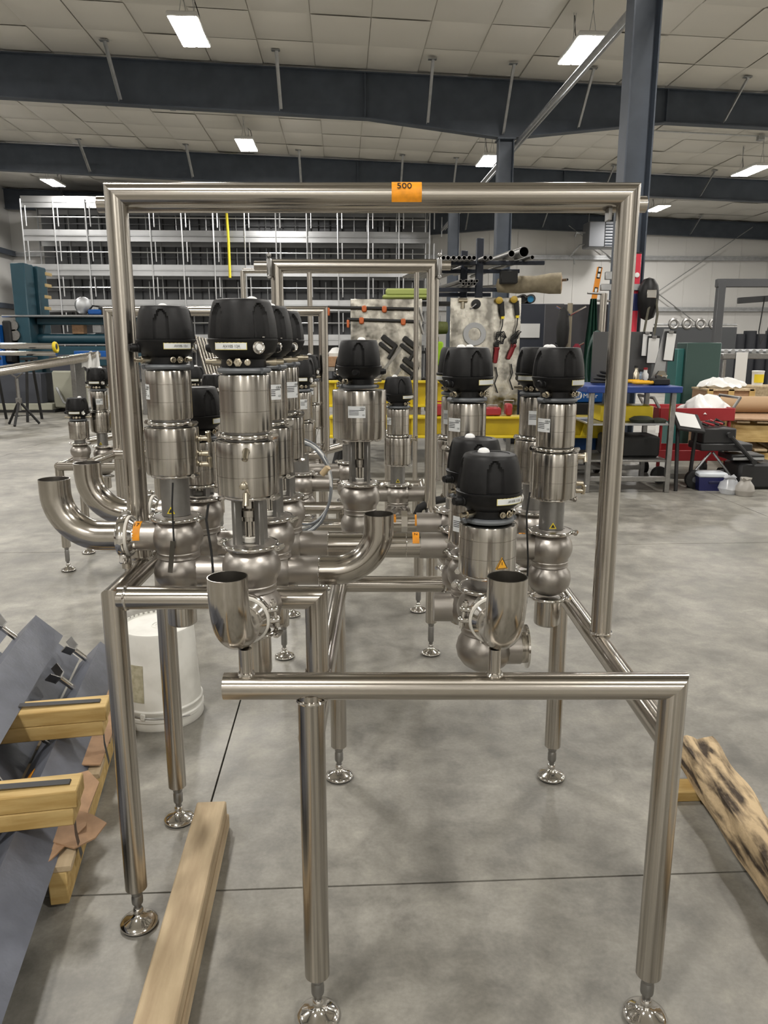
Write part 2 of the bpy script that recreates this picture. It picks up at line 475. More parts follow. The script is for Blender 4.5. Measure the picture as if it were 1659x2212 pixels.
# electrical conduit on ceiling across the bays
for d in (12.0, 19.6, 27.0):
    c = MB().cyl(B(T0, d, zc(T0) - .06), B(T1, d, zc(T1) - .06), .018, n=6).build('ceiling_conduit', galv)
    for t in (-10.3, -3.9, 3.9, 10.2):
        MB().bbox(B(t, d, zc(t) - .1), (.14, .14, .12), .01, rotz(A_B)).build('junction_box', galv, c)
    tag(c, {12.0: 'thin conduit across the ceiling just in front of the nearest rafter', 19.6: 'thin conduit across the ceiling between the two long rafters', 27.0: 'thin conduit across the ceiling nearest the back wall'}[d], 'conduit')

# ------------------------------------------------------------------ lamps
lampm = bpy.data.materials.new('lit_diffuser'); lampm.use_nodes = True
_n = lampm.node_tree; _n.nodes.remove(_n.nodes['Principled BSDF'])
_e = _n.nodes.new('ShaderNodeEmission'); _e.inputs[0].default_value = (1.0, .965, .915, 1); _e.inputs[1].default_value = LAMP_STRENGTH
_n.links.new(_e.outputs[0], _n.nodes['Material Output'].inputs[0])
housing = mat('white_lamp_housing', (.75, .75, .73), .4)
def high_bay(t, d, z, label, group=None):
    o = thing('high_bay_light', label, 'ceiling light', B(t, d, z), A_B, group)
    MB().bbox((0, 0, .04), (.46, 1.24, .07), .015).build('housing', housing, o)
    for s in (-1, 1):
        MB().add([(s * .115 - .095, -.59, 0), (s * .115 - .095, .59, 0), (s * .115 + .095, .59, 0), (s * .115 + .095, -.59, 0)], [(0, 1, 2, 3)]).build('diffuser', lampm, o)
    for s in (-1, 1):
        top = zc(t) - z
        for q in (-1, 1):
            MB().tube([(s * .05 * q, s * .52, .07), (0, s * .50, .4), (s * .02 * q, s * .48, top)], .005, 5).build('chain', galv, o)
    MB().tube([(0, .55, .08), (.1, .62, .25), (.05, .60, .5), (.0, .5, zc(t) - z - .03)], .008, 6).build('cord', rubber, o)
    return o
lamps = [(-2.32, 13.3, 6.10, 'rectangular high-bay lamp hanging in front of the nearest rafter, over the steel gate frame'),
         (-2.37, 20.9, 6.27, 'high-bay lamp hanging between the two long rafters, above the aluminium rack'),
         (-9.75, 28.2, 6.72, 'small glowing high-bay lamp near the far corner above the teal press'),
         (3.8, 13.1, 5.88, 'twin-strip high-bay lamp crossed by the grey overhead pipe'),
         (3.7, 20.5, 5.88, 'high-bay lamp glowing just beside the farther steel column'),
         (10.35, 20.2, 5.66, 'high-bay lamp at the edge of view near the side ceiling conduit'),
         (10.95, 27.6, 5.98, 'high-bay lamp over the unit heater and white back wall')]
for l in lamps: high_bay(*l)
for t, d in ((-9.5, 21.0), (-9.0, 13.3), (10.4, 13.1), (-2.4, 27.7), (-9.0, 5.7), (-2.4, 5.7), (3.9, 5.7), (10.4, 5.7), (-9, -1.8), (-2.4, -1.8), (3.9, -1.8), (10.4, -1.8), (-2.4, -8.5), (3.9, -8.5), (16.5, 13.1), (16.5, 20.5), (16.5, 5.7)):
    high_bay(t, d, zc(t) - .55, 'high-bay lamp hanging from the ceiling outside the picture', 'high-bay lamps outside the picture')
# ------------------------------------------------------------------ stainless tube frames
TR = .0254
NT = 32
def seg(name, p0, p1, parent, r=TR, n0=None, n1=None, m=steel, caps=True):
    """tube built along its own z axis, so that its brushed grain and painted reflection streaks follow it"""
    p0, p1 = V(p0), V(p1)
    q = V((0, 0, 1)).rotation_difference((p1 - p0).normalized())
    L_ = (p1 - p0).length; inv = q.inverted()
    o = MB().cyl((0, 0, 0), (0, 0, L_), r, n=NT, n0=inv @ V(n0).normalized() if n0 else None, n1=inv @ V(n1).normalized() if n1 else None, caps=caps).build(name, m, parent)
    o.rotation_mode = 'QUATERNION'; o.rotation_quaternion = q; o.location = p0
    return o
def weld(parent, c, axis, r=TR):
    MB().torus(c, axis, r + .0006, .0035, 28, 6).build('weld_bead', polished, parent)
FOOT = [(.0, .004), (.0425, .004), (.044, .006), (.0445, .009), (.043, .012), (.034, .017), (.022, .023), (.014, .029), (.011, .034), (.0125, .040), (.0125, .044), (.010, .048)]
foot_me, stem_me = None, {}
def leg(parent, x, y, ztop, zend=.11, mitre=None):
    global foot_me
    lg = MB()
    lg.cyl((x, y, zend + .004), (x, y, ztop), TR, n=NT, n1=V(mitre).normalized() if mitre else None)
    lg.cyl((x, y, zend), (x, y, zend + .004), TR - .004, TR, n=NT)
    lo = lg.build('leg', steel, parent)
    s = MB().lathe([(.0085, .04), (.0085, .056), (.0128, .062), (.0135, .066), (.0135, zend - .022), (.0115, zend - .016), (.0135, zend - .012), (.0135, zend + .002)], 20, (x, y, 0)).build('threaded_stem', darksteel, lo)
    f = MB().lathe(FOOT, 40, (x, y, 0)).build('foot', polished, lo)
    MB().lathe([(.039, 0), (.041, .001), (.041, .0045)], 32, (x, y, 0)).build('rubber_pad', rubber, lo)
    return lo
# --- main skid
XR, XM, XL = .543, -.137, -.592
sk = thing('valve_skid_frame', 'stainless tube frame with a tall gate marked 500, carrying the nearest valves', 'frame', (0, 0, 0))
FB, ZB = 1.33, .745
seg('front_bar', (-.2995, FB, ZB), (XR, FB, ZB), sk, n1=(1, 0, -1))
leg(sk, XR, FB, ZB, .105, mitre=(1, 0, -1)); leg(sk, XM, FB, ZB - .012, .105)
weld(sk, (XM, FB, ZB - TR - .001), (0, 0, 1))
ZR = .632
seg('side_rail', (XR + .002, FB + .01, ZR), (XR + .002, 2.36, ZR), sk)
seg('side_rail', (XM - .003, FB + .01, ZR), (XM - .003, 2.36, ZR), sk)
seg('cross_bar', (XM, 2.30, ZR + .003), (XR, 2.30, ZR + .003), sk)
leg(sk, XR - .002, 2.235, ZR - .01); leg(sk, XM - .008, 2.235, ZR - .01)
# higher bay
FL, ZL = 1.592, .830
seg('front_bar', (XL + .012, FL, ZL), (-.148, FL, ZL), sk, n1=(1, 0, -1))
seg('post', (-.148, FL, ZR + TR - .006), (-.148, FL, ZL), sk, n1=(1, 0, -1))
weld(sk, (-.148, FL, ZR + TR + .001), (0, 0, 1))
leg(sk, XL, FL, ZL, .10, mitre=(0, 1, 1))
seg('side_rail', (XL, FL, ZL), (XL - .008, 2.16, ZL), sk, n0=(0, 1, 1))
leg(sk, -.603, 2.007, ZL - .01)
weld(sk, (XL + .03, FL, ZL), (1, 0, 0))
# gate
FU, ZT = 1.83, 1.70
xl, xr = -.603, .550
seg('upright', (xl, FU, ZL + .015), (xl, FU, ZT), sk, n1=(-1, 0, -1))
seg('upright', (xr, FU, ZR + .015), (xr, FU, ZT), sk, n1=(1, 0, -1))
seg('top_bar', (xl, FU, ZT), (xr, FU, ZT), sk, n0=(-1, 0, -1), n1=(1, 0, -1))
weld(sk, (xl, FU, ZL + TR + .001), (0, 0, 1)); weld(sk, (xr, FU, ZR + TR + .001), (0, 0, 1))
seg('hanger_bar', (-.662, FU + .052, 1.688), (.606, FU + .052, 1.688), sk, r=.0185)
MB().box((xr - .034, FU + .03, 1.662), (.008, .03, .026)).build('bracket', darksteel, sk)
for x, y, z0, z1 in ((-.257, FB, ZB + TR - .004, .82), (.206, FB, ZB + TR - .004, .82)):
    seg('support_post', (x, y, z0), (x, y, z1), sk, r=.0115)
    weld(sk, (x, y, z0 + .004), (0, 0, 1), .0125)
seg('support_post', (-.612, 1.75, ZL + TR - .004), (-.612, 1.75, .90), sk, r=.0115)
# tape with number on the top bar
m = MB(); ring = []
nst = 18
for i in range(nst + 1):
    a = R(-72) + R(196) * i / nst     # angle round the bar, 0 = up, + towards camera
    rr = TR + .0007
    ring.append((FU - rr * math.sin(a), ZT + rr * math.cos(a)))
ring.append((ring[-1][0] + .002, ring[-1][1] - .0045))
x0, x1 = .017, .084
vs = [(x0, y, z) for y, z in ring] + [(x1, y, z) for y, z in ring]
k = len(ring)
m.add(vs, [(i, i + 1, k + i + 1, k + i) for i in range(k - 1)])
tp = m.build('tape_tag', orange, sk); tag(tp, 'orange tape marked 500')
text('500', .023, inkm, tp, (.045, FU - TR * .86 - .0012, ZT + TR * .56), (R(54), 0, R(2)), ext=.0001)

# --- second skid behind
s2 = thing('valve_skid_frame', 'narrower stainless gate frame standing directly behind the first frame', 'frame')
F2 = 3.25
for x in (-.437, .200):
    seg('upright', (x, F2, .67), (x, F2, 1.685), s2, n1=(-1 if x < 0 else 1, 0, -1))
seg('top_bar', (-.437, F2, 1.685), (.200, F2, 1.685), s2, n0=(-1, 0, -1), n1=(1, 0, -1))
seg('hanger_bar', (-.535, F2 + .05, 1.69), (.275, F2 + .05, 1.69), s2, r=.019)
for x in (-.462, .223):
    o = MB().bbox((x, F2 - .005, 1.675), (.020, .075, .075), .006).build('clamp_strap', darksteel, s2)
    for z in (1.722, 1.637):
        MB().lathe([(.009, 0), (.009, .016), (.006, .02)], 12, (x, F2 - .03, z), (0, -1, 0)).build('bolt', darksteel, o)
for x in (-.437, .2):
    seg('side_rail', (x, 2.95, .66), (x, 3.95, .66), s2)
for y in (3.0, 3.9): seg('cross_bar', (-.437, y, .66), (.2, y, .66), s2)
seg('cross_bar', (-.437, 3.12, .705), (-.175, 3.12, .705), s2, n1=(1, 0, -1))
seg('post', (-.175, 3.12, .66), (-.175, 3.12, .705), s2, n1=(1, 0, -1))
for x, y in ((-.446, 3.21), (.212, 3.25), (.18, 3.82), (-.477, 3.75)): leg(s2, x, y, .655, .15)

# --- third gate, wider, to the side
s3 = thing('valve_skid_frame', 'wide stainless gate frame farther back beside the tubing coil', 'frame')
F3 = 4.2
for x in (-1.47, -.325):
    seg('upright', (x, F3, .80), (x, F3, 1.545), s3, n1=(-1 if x < -1 else 1, 0, -1))
seg('top_bar', (-1.47, F3, 1.545), (-.325, F3, 1.545), s3, n0=(-1, 0, -1), n1=(1, 0, -1))
seg('side_rail', (-.38, F3 - .05, .79), (.05, F3 + 1.0, .79), s3)
seg('side_rail', (-1.47, F3 - .4, .79), (-1.47, F3 + 1.0, .79), s3)
seg('cross_bar', (-1.47, F3 - .1, .79), (-.33, F3 - .1, .79), s3)
for x, y in ((-1.47, F3), (-.34, F3), (-1.47, F3 + .9), (.03, F3 + .95)): leg(s3, x, y, .785, .15)
# --- far skid, at the side
s4 = thing('valve_skid_frame', 'low stainless skid frame with the distant valves beside the teal press', 'frame')
for a, b in (((-1.99, 4.95, .745), (-1.75, 5.9, .745)), ((-1.96, 4.55, .655), (-1.35, 4.55, .655)), ((-1.99, 4.95, .655), (-1.96, 4.55, .655)), ((-1.35, 4.55, .655), (-1.2, 5.6, .655))):
    seg('side_rail', a, b, s4)
for x, y, z in ((-1.99, 4.97, .755), (-1.96, 4.56, .65), (-1.35, 4.56, .65), (-1.76, 5.85, .74), (-1.21, 5.55, .65)): leg(s4, x, y, z, .15)
# --- thin tall frame in the distance
s5 = thing('tall_frame', 'slender tall stainless tube frame seen through the second gate', 'frame')
p = [at(524, 585, 6.0), at(900, 585, 6.0)]
zt = p[0].z
for x in (p[0].x, at(668, 585, 6).x, p[1].x):
    MB().cyl((x, 6, 0.0), (x, 6, zt), .019, n=16).build('upright', steel, s5)
MB().cyl((p[0].x, 6, zt), (p[1].x, 6, zt), .019, n=16).build('top_bar', steel, s5)
MB().cyl((p[0].x, 6, .3), (p[1].x, 6, .3), .019, n=16).build('lower_bar', steel, s5)
for x in (p[0].x, p[1].x): MB().box((x, 6, .006), (.12, .3, .012)).build('base_plate', steel, s5)

# ------------------------------------------------------------------ valves
def head(parent, z0, ang, cfg):
    """control head sitting at z0; ang turns it about the axis (0 = label to the camera side)"""
    key = 'head'
    c, s = math.cos(ang), math.sin(ang)
    def P(az, r, z): # azimuth measured from -Y towards +X, before turning
        a = az + ang
        return V((r * math.sin(a), -r * math.cos(a), z))
    h = MB().lathe([(.040, .010), (.043, .012), (.043, .026), (.0475, .029), (.050, .031), (.0605, .040), (.0635, .052), (.0655, .058), (.0665, .0605), (.0665, .0635), (.0645, .065)], 48, (0, 0, z0)).build('control_head', blackp, parent)
    def rf(t, hh):
        k = ((t - ang) / (math.pi / 2)) % 1.0 - .5
        a = abs(k) * math.pi / 2
        top = .127
        w = .26 if hh < .106 else .26 * math.sqrt(max(0, (top - hh) / .021)) if hh < top else 0
        panel = .985 + .015 * math.cos(4 * (t - ang))      # slightly flattened panels
        return panel * (.90 if a < w * .8 else (.93 if a < w else 1.0))
    prof = [(.0655, .0655), (.0658, .068), (.0650, .080), (.0637, .092), (.0623, .101), (.0613, .106), (.0604, .110), (.0595, .114), (.0585, .118), (.0574, .122), (.0563, .1255), (.0552, .129), (.0538, .1325), (.0515, .1355), (.0480, .1367), (.040, .137), (.0385, .1352), (.0, .1352)]
    MB().lathe(prof, 112, (0, 0, z0), rfun=lambda t, hh: rf(t, hh)).build('cap', blackp, h, 30)
    d = P(R(150), .030, z0 + .134)
    MB().lathe([(.0125, 0), (.0118, .004), (.0095, .0075), (.005, .0098), (0, .0105)], 20, d).build('indicator_lens', domep, h)
    MB().lathe([(.046, .0), (.0505, .0015), (.052, .0055), (.0505, .0095), (.046, .011)], 40, (0, 0, z0)).build('clamp_ring', greyp, h)
    b = P(R(58), .052, z0 + .0055)
    MB().cyl(b + P(R(148), .010, 0), b - P(R(148), .010, 0), .0055, n=12).build('ring_bolt', greyp, h)
    b = P(R(-122), .052, z0 + .0055)
    MB().cyl(b + P(R(-32), .010, 0), b - P(R(-32), .010, 0), .0055, n=12).build('ring_bolt', greyp, h)
    # name label, sensor, fittings
    MB().patch((0, 0, z0), .0640, .044, .0575, ang + R(-42), ang + R(16), .0012).build('label_edge', labely, h)
    lb = MB().patch((0, 0, z0), .0645, .0452, .0563, ang + R(-41), ang + R(15), .0012).build('name_label', labelm, h)
    if cfg.get('txt'):
        a = ang + R(-9)
        text(cfg['txt'], .0072, inkm, h, (.0664 * math.sin(a), -.0664 * math.cos(a), z0 + .0505), (R(90), 0, a), ext=.00005)
    q = P(R(36), .0605, z0 + .0485)
    n_ = P(R(36), 1, 0)
    MB().lathe([(.0122, -.004), (.0122, .0045), (.0095, .006), (.008, .005), (.0, .005)], 24, q, n_).build('push_button', polished, h)
    MB().lathe([(.0065, .0052), (.006, .0072), (0, .0085)], 16, q, n_).build('button_lens', whitep, h)
    for az, r, hh in ((-22, .0062, 6), (-3, .0078, 6), (18, .0058, 6)):
        q = P(R(az), .043, z0 + .021)
        MB().lathe([(r * 1.05, 0), (r * 1.05, .007), (r * .7, .0075), (r * .7, .0115), (r * .35, .0115), (r * .35, .009), (0, .009)], 6 if az == -3 else 12, q, P(R(az), 1, 0)).build('air_fitting', brass, h)
    for az, z, L_ in ((-112, .047, .030), (128, .047, .026)):
        q = P(R(az), .052, z0 + z)
        MB().lathe([(.011, 0), (.0115, .010), (.0095, .012), (.0095, L_ - .006), (.0075, L_ - .004), (.0075, L_), (0, L_)], 16, q, P(R(az), 1, 0)).build('cable_gland', blackp, h)
    for az, z in ((-100, .021), (100, .021)):
        q = P(R(az), .040, z0 + z)
        MB().lathe([(.008, 0), (.008, .022), (.0055, .0225), (.0055, .036), (.003, .0365), (0, .0365)], 12, q, P(R(az), 1, 0)).build('air_fitting', brass, h)
    q = P(R(45), .0648, z0 + .0665)
    MB().lathe([(.003, 0), (.003, .0015), (0, .002)], 10, q).build('cover_screw', polished, h)
    return h
def vclamp(parent, z, r, lug=None, rr=.0048):
    o = MB().torus((0, 0, z), (0, 0, 1), r, rr, 40, 10).build('clamp_ring', polished, parent)
    for a in (lug if lug is not None else (R(70), R(-110))):
        q = V((math.sin(a), -math.cos(a), 0))
        tng = V((math.cos(a), math.sin(a), 0))
        MB().bbox(q * (r + .007) + V((0, 0, z)), (.010, .016, .011), .002, rotz(a)).lathe([(.0062, -.011), (.0062, .011)], 6, q * (r + .011) + V((0, 0, z)), tng).lathe([(.0035, -.016), (.0035, .016)], 8, q * (r + .011) + V((0, 0, z)), tng).build('clamp_bolt', polished, o)
    return o
def port(parent, z, ang, r0, L_, r=.035, name='port', m=blasted):
    q = V((math.sin(ang), -math.cos(ang), 0))
    return MB().lathe([(r, r0), (r, L_)], 32, (0, 0, z), q).build(name, m, parent)
def valve(x, y, label, zU, top, ports=(), acts=(), clamp=None, lantern='legs', lrange=None, hz=None, hang=0.0, plate=None, txt=None, stub=True, fittings=(), simple=False, warn=None, Rb=.0595, group=None, stub_len=.075):
    zL_ = zU - .085
    base = zL_ - Rb - (stub_len if stub else 0)
    v = thing('process_valve', label, 'valve', (x, y, base), 0, group)
    b = base
    prof = []
    for i in range(9):
        a = R(-80 + 160 * (i / 8))
        if i <= 7: prof.append((Rb * math.cos(a), zL_ - b + Rb * math.sin(a) * .86))
    zn = (zU + zL_) / 2 - b
    prof = [p for p in prof if p[1] < zn - .009] + [(.0490, zn - .008), (.0500, zn - .006), (.0490, zn - .003), (.0485, zn), (.0490, zn + .003), (.0500, zn + .006), (.0490, zn + .008)]
    for i in range(10):
        a = R(-58 + 112 * (i / 9))
        p = (Rb * math.cos(a), zU - b + Rb * math.sin(a) * .86)
        if p[1] > zn + .010: prof.append(p)
    zt = clamp - b
    prof += [(.036, zU - b + .0515), (.040, zt - .007), (.051, zt - .004), (.0525, zt), (.051, zt + .004), (.044, zt + .006), (.0, zt + .006)]
    prof = [(.0, prof[0][1] - .001)] + prof
    bd = MB().lathe(prof, 48, (0, 0, 0)).build('valve_body', blasted, v, 32)
    vclamp(v, zt, .0545)
    if stub:
        vclamp(v, zL_ - b - Rb * .93, .045)
        MB().lathe([(.0, 0), (.028, 0), (.0335, .004), (.0345, .008), (.0345, stub_len + .004)], 32).build('lower_cap', turned, v)
    for az, lvl, L_ in ports:
        port(v, (zU if lvl else zL_) - b, R(az), .04, L_)
    l0, l1 = lrange[0] - b, lrange[1] - b
    if lantern == 'legs':
        for k in range(4):
            a = R(45 + 90 * k)
            q = V((.031 * math.sin(a), -.031 * math.cos(a), (l0 + l1) / 2))
            MB().bbox(q, (.012, .018, l1 - l0 + .006), .002, rotz(a)).build('lantern_leg', darksteel, v)
        MB().lathe([(.013, l0), (.013, l0 + .012), (.011, l0 + .013), (.011, l0 + .042), (.018, l0 + .044), (.018, l0 + .052), (.0205, l0 + .053), (.0205, l0 + .066), (.015, l0 + .070), (.015, l1)], 24).build('valve_stem', turned, v)
        MB().lathe([(.0175, l0), (.0175, l0 + .009), (.014, l0 + .011)], 24).build('stem_seal', gasket, v)
    else:
        MB().lathe([(.0325, l0), (.0325, l1 + .002)], 40).build('lantern_tube', darksteel, v)
        if warn is not None:
            a = R(warn); q = V((math.sin(a), -math.cos(a), 0)); t = V((math.cos(a), math.sin(a), 0))
            MB().prism([(-.0095, -.008), (.0095, -.008), (0, .0085)], q * .0335 + V((0, 0, l0 + .016)), t, (0, 0, 1), .0012).build('warning_sign', yelwarn, v)
            MB().prism([(-.0055, -.0055), (.0055, -.0055), (0, .0042)], q * .0342 + V((0, 0, l0 + .016)), t, (0, 0, 1), .0012).build('warning_symbol', inkm, v)
    zprev = None
    for k, (a0, a1, r) in enumerate(acts):
        a0 -= b; a1 -= b; hh = a1 - a0
        g = .0008
        o = MB().lathe([(r - .004, a0), (r - .001, a0 + .001), (r, a0 + .004), (r, a0 + hh * .36), (r - g, a0 + hh * .36 + .0004), (r - g, a0 + hh * .36 + .001), (r, a0 + hh * .36 + .0014),
            (r, a0 + hh * .72), (r - g, a0 + hh * .72 + .0004), (r - g, a0 + hh * .72 + .001), (r, a0 + hh * .72 + .0014), (r, a1 - .004), (r - .001, a1 - .0012), (r - .004, a1), (0, a1)], 64).build('actuator', turned, v, 25)
        if k == 0: vclamp(v, a0 - .004, min(r, .052) - .004, rr=.0042)
        if zprev is not None:
            vclamp(v, (a0 + zprev) / 2, .0475, rr=.0052)
            MB().lathe([(.042, zprev - .002), (.042, a0 + .002)], 24).build('neck', darksteel, v)
        zprev = a1
        if plate is not None and k == len(acts) - 1:
            a = R(plate[0]); w = plate[1] / r
            pz0 = a0 + hh * plate[2]; pz1 = pz0 + plate[3]
            pl = MB().patch((0, 0, 0), r + .0002, pz0, pz1, a - w / 2, a + w / 2, .0006, 10).build('data_plate', labelm, v)
            ax = a + w * .33
            rr = r + .0016
            def on(an, z): return (rr * math.sin(an), -rr * math.cos(an), z)
            text('GEA', .0075, inkm, pl, on(ax, pz1 - .0065), (R(90), 0, ax), ext=.00005)
            text('CE', .0055, inkm, pl, on(ax + w * .05, pz0 + .008), (R(90), 0, ax), ext=.00005)
            for q in range(4):
                MB().patch((0, 0, 0), r + .0008, pz1 - .012 - q * .0042, pz1 - .0105 - q * .0042, a - w * .44, a + w * (.12 if q else .42), .0003, 8).build('print_line', inkm, pl)
    for az, z, kind in fittings:
        k = [i for i, (a0, a1, r) in enumerate(acts) if a0 <= z <= a1]
        r = acts[k[0]][2] if k else .05
        a = R(az); q = V((math.sin(a), -math.cos(a), 0)); o = q * (r - .004) + V((0, 0, z - b))
        f = MB().lathe([(.0075, 0), (.0075, .008), (.0065, .009), (.0065, .024), (.0045, .025), (0, .025)], 12, o, q)
        if kind:
            e = o + q * .026
            f.lathe([(.006, -.008), (.006, .010), (.0062, .016), (.004, .0165), (0, .014)], 12, e, (0, -.3, kind))
        f.build('air_elbow', brass, v)
    head(v, hz - b, R(hang), {'txt': txt})
    return v
LZ = dict(zU=.930, top=None, clamp=.975, lrange=(.982, 1.074), acts=((1.081, 1.188, .0608), (1.205, 1.315, .0500)), hz=1.317)
RZ = dict(zU=.840, top=None, clamp=.884, lrange=(.890, .973), acts=((.979, 1.098, .0608), (1.112, 1.224, .0500)), hz=1.227)
SH = dict(zU=.838, top=None, clamp=.885, lrange=(.890, .916), acts=((.918, 1.021, .0580),), hz=1.024)
FT = ((95, 1.18 - .02, 1), (95, 1.125, 0), (95, 1.10, 1))
def off(d, dz): 
    e = dict(d)
    e['zU'] += dz; e['clamp'] += dz; e['hz'] += dz
    e['lrange'] = tuple(q + dz for q in d['lrange']); e['acts'] = tuple((a + dz, b + dz, r) for a, b, r in d['acts'])
    return e
GRP = None
valve(-.270, 1.500, 'tall black-headed valve with label AV105 124 facing the camera, open lantern legs', **LZ, hang=0, txt='AV105 124', ports=((0, 0, .085),), fittings=((8, 1.172, -.25), (2, 1.108, 0), (6, 1.088, -1)), stub_len=.09)
valve(-.487, 1.750, 'tall valve beside the tall gate upright, joined to the nearest open pipe bend', **LZ, hang=52, lantern='tube', warn=-5, plate=(-62, .036, .42, .033), txt='AV105 121', ports=((-90, 1, .115), (90, 0, .12)), fittings=FT)
valve(-.270, 1.750, 'tall valve second in the row behind the labelled front valve', **LZ, hang=0, ports=((90, 0, .12), (-90, 0, .1)), plate=(30, .04, .42, .033))
valve(-.270, 2.000, 'tall valve third in the row behind the labelled front valve', **LZ, hang=8, ports=((90, 0, .12), (-90, 0, .1)), plate=(48, .04, .3, .04))
valve(-.490, 2.000, 'short single-actuator valve half hidden between the two tall front valves', zU=.930, top=None, clamp=.973, lrange=(.980, 1.008), acts=((1.012, 1.125, .0500),), hz=1.128, hang=95, ports=((-90, 1, .115), (90, 0, .12)))
valve(.210, 1.500, 'short valve with black head low in front, warning triangle on its actuator', **SH, hang=48, txt='AV105 118', ports=((0, 1, .085), (90, 0, .074)), lantern='tube', stub=False)
valve(.210, 1.752, 'short valve hidden mostly behind the low front valve with warning triangle', **SH, hang=48, ports=((-90, 0, .09),), lantern='tube', plate=(-40, .038, .3, .036), stub=False)
valve(.216, 2.000, 'tall valve standing over the two short valves, data plate on upper actuator', **RZ, hang=62, lantern='tube', plate=(-48, .040, .36, .034), ports=((-90, 1, .12), (90, 1, .115)))
valve(.218, 2.250, 'tall valve peeking out behind the tall valve above the short pair', **RZ, hang=-50, plate=(-40, .040, .3, .04), ports=((-90, 1, .12),), lantern='tube')
valve(.446, 1.985, 'tall valve nearest the plain gate upright, yellow hand-warning triangle on its lantern', **RZ, hang=62, lantern='tube', warn=-4, plate=(-52, .040, .36, .034), ports=((-90, 1, .115),), fittings=((95, 1.082, 0), (95, 1.085, -1), (95, 1.012, 0), (95, .992, 1)))
valve(.446, 2.240, 'tall valve behind the one with the hand-warning triangle', **RZ, hang=-30, plate=(-15, .040, .3, .04), lantern='tube', ports=((-90, 1, .115),))
valve(-.072, 2.250, 'valve with one wide drum actuator over open lantern legs, data plate in front', zU=.925, top=None, clamp=.966, lrange=(.972, 1.096), acts=((1.103, 1.243, .0785),), hz=1.247, hang=-135, plate=(-4, .050, .46, .033), ports=((90, 0, .1),))
o2 = off(RZ, -.13)
valve(.062, 3.400, 'slim tall valve behind the drum-actuator valve, above an open pipe end', **o2, hang=60, lantern='tube', warn=0, plate=(-55, .03, .4, .03), ports=((0, 0, .14), (90, 1, .12), (-90, 1, .14)), fittings=((90, .96, 1),))
o3 = off(RZ, -.045)
valve(-.350, 3.200, 'tall valve behind the front row, label band showing, near the tubing coil', **o3, hang=20, plate=(25, .03, .4, .04), lantern='tube', ports=((90, 1, .12),))
valve(-.405, 4.150, 'tall valve half hidden behind the upright of the wide gate', **o3, hang=20, plate=(15, .035, .4, .04), lantern='tube')
valve(-.160, 3.520, 'tall valve hidden behind the drum-actuator valve, body showing through the lantern', **o3, hang=60, lantern='tube', ports=((-90, 1, .2),))
valve(-1.745, 4.720, 'tall distant valve on the low skid, front label showing', **o2, hang=10, plate=(20, .04, .3, .035), lantern='tube', warn=0, ports=((90, 1, .1),))
valve(-1.575, 4.690, 'tall distant valve on the low skid, next to the gate upright', **o2, hang=-20, plate=(20, .04, .3, .035), lantern='tube')
valve(-1.845, 4.620, 'short distant valve at the end of the low skid', **off(SH, -.10), hang=15, lantern='tube')
valve(-1.235, 5.050, 'distant valve between the front pair, its head just above a short valve', **o2, hang=20, plate=(15, .04, .3, .035), lantern='tube')
valve(-1.335, 5.300, 'distant valve farthest back between the front pair of tall valves', **o2, hang=40, lantern='tube')
valve(-1.055, 4.750, 'distant valve with white label close behind the labelled front valve', **off(RZ, -.17), hang=10, plate=(5, .04, .3, .035), lantern='tube')

# warning triangles on short front valve and grey body sticker
wv = MB().prism([(-.0135, -.0115), (.0135, -.0115), (0, .0125)], (.210 + .0585 * math.sin(R(22)), 1.5 - .0585 * math.cos(R(22)), .950), (math.cos(R(22)), math.sin(R(22)), 0), (0, 0, 1), .0012)
w_ = wv.build('warning_sticker', mat('amber_warning', (.85, .42, .03), .5)); tag(w_, 'amber triangular warning sticker on the low front valve actuator', 'sticker')
for sgn, (a, b_) in enumerate((((-.0110, -.0100), (.0110, -.0085)), ((.0115, -.0095), (.0004, .0105)), ((-.0115, -.0095), (-.0004, .0105)))):
    ux, uy = V((math.cos(R(22)), math.sin(R(22)), 0)), V((0, 0, 1))
    c = V((.210 + .0593 * math.sin(R(22)), 1.5 - .0593 * math.cos(R(22)), .950))
    MB().cyl(c + ux * a[0] + uy * a[1], c + ux * b_[0] + uy * (b_[1] if sgn else a[1]), .0007, n=6).build('border_line', inkm, w_)
MB().box(c + V((0, -.0002, 0)), (.001, .001, .006)).build('exclamation_mark', inkm, w_)
# ------------------------------------------------------------------ pipes
PR = .035
def arc(c, u, v, r, a0, a1, n=14):
    c, u, v = V(c), V(u), V(v)
    return [c + u * (r * math.cos(a0 + (a1 - a0) * i / n)) + v * (r * math.sin(a0 + (a1 - a0) * i / n)) for i in range(n + 1)]
def hollow(path, r=PR, wall=.0018, n=36):
    """outer skin with its rims; build_hollow adds the bore as a part of its own"""
    m = MB(); m.tube(path, r, n, caps=False)
    m.path, m.r, m.wall, m.n = path, r, wall, n
    k = len(path); m2 = MB(); m2.tube(path, r - wall, n, caps=False); m.bore = m2
    b = len(m.v)
    m.v += m2.v[:n] + m2.v[(k - 1) * n:]
    for e, o in ((0, 0), ((k - 1) * n, n)):
        for i in range(n):
            j = (i + 1) % n
            f = (e + i, e + j, b + o + j, b + o + i)
            m.f.append(f[::-1] if e else f)
    return m
_build = MB.build
def _build_hollow(self, name, m, parent=None, sharp=38):
    o = _build(self, name, m, parent, sharp)
    if hasattr(self, 'bore'):
        self.bore.f = [f[::-1] for f in self.bore.f]
        _build(self.bore, 'bore', borem, o, sharp)
    return o
MB.build = _build_hollow
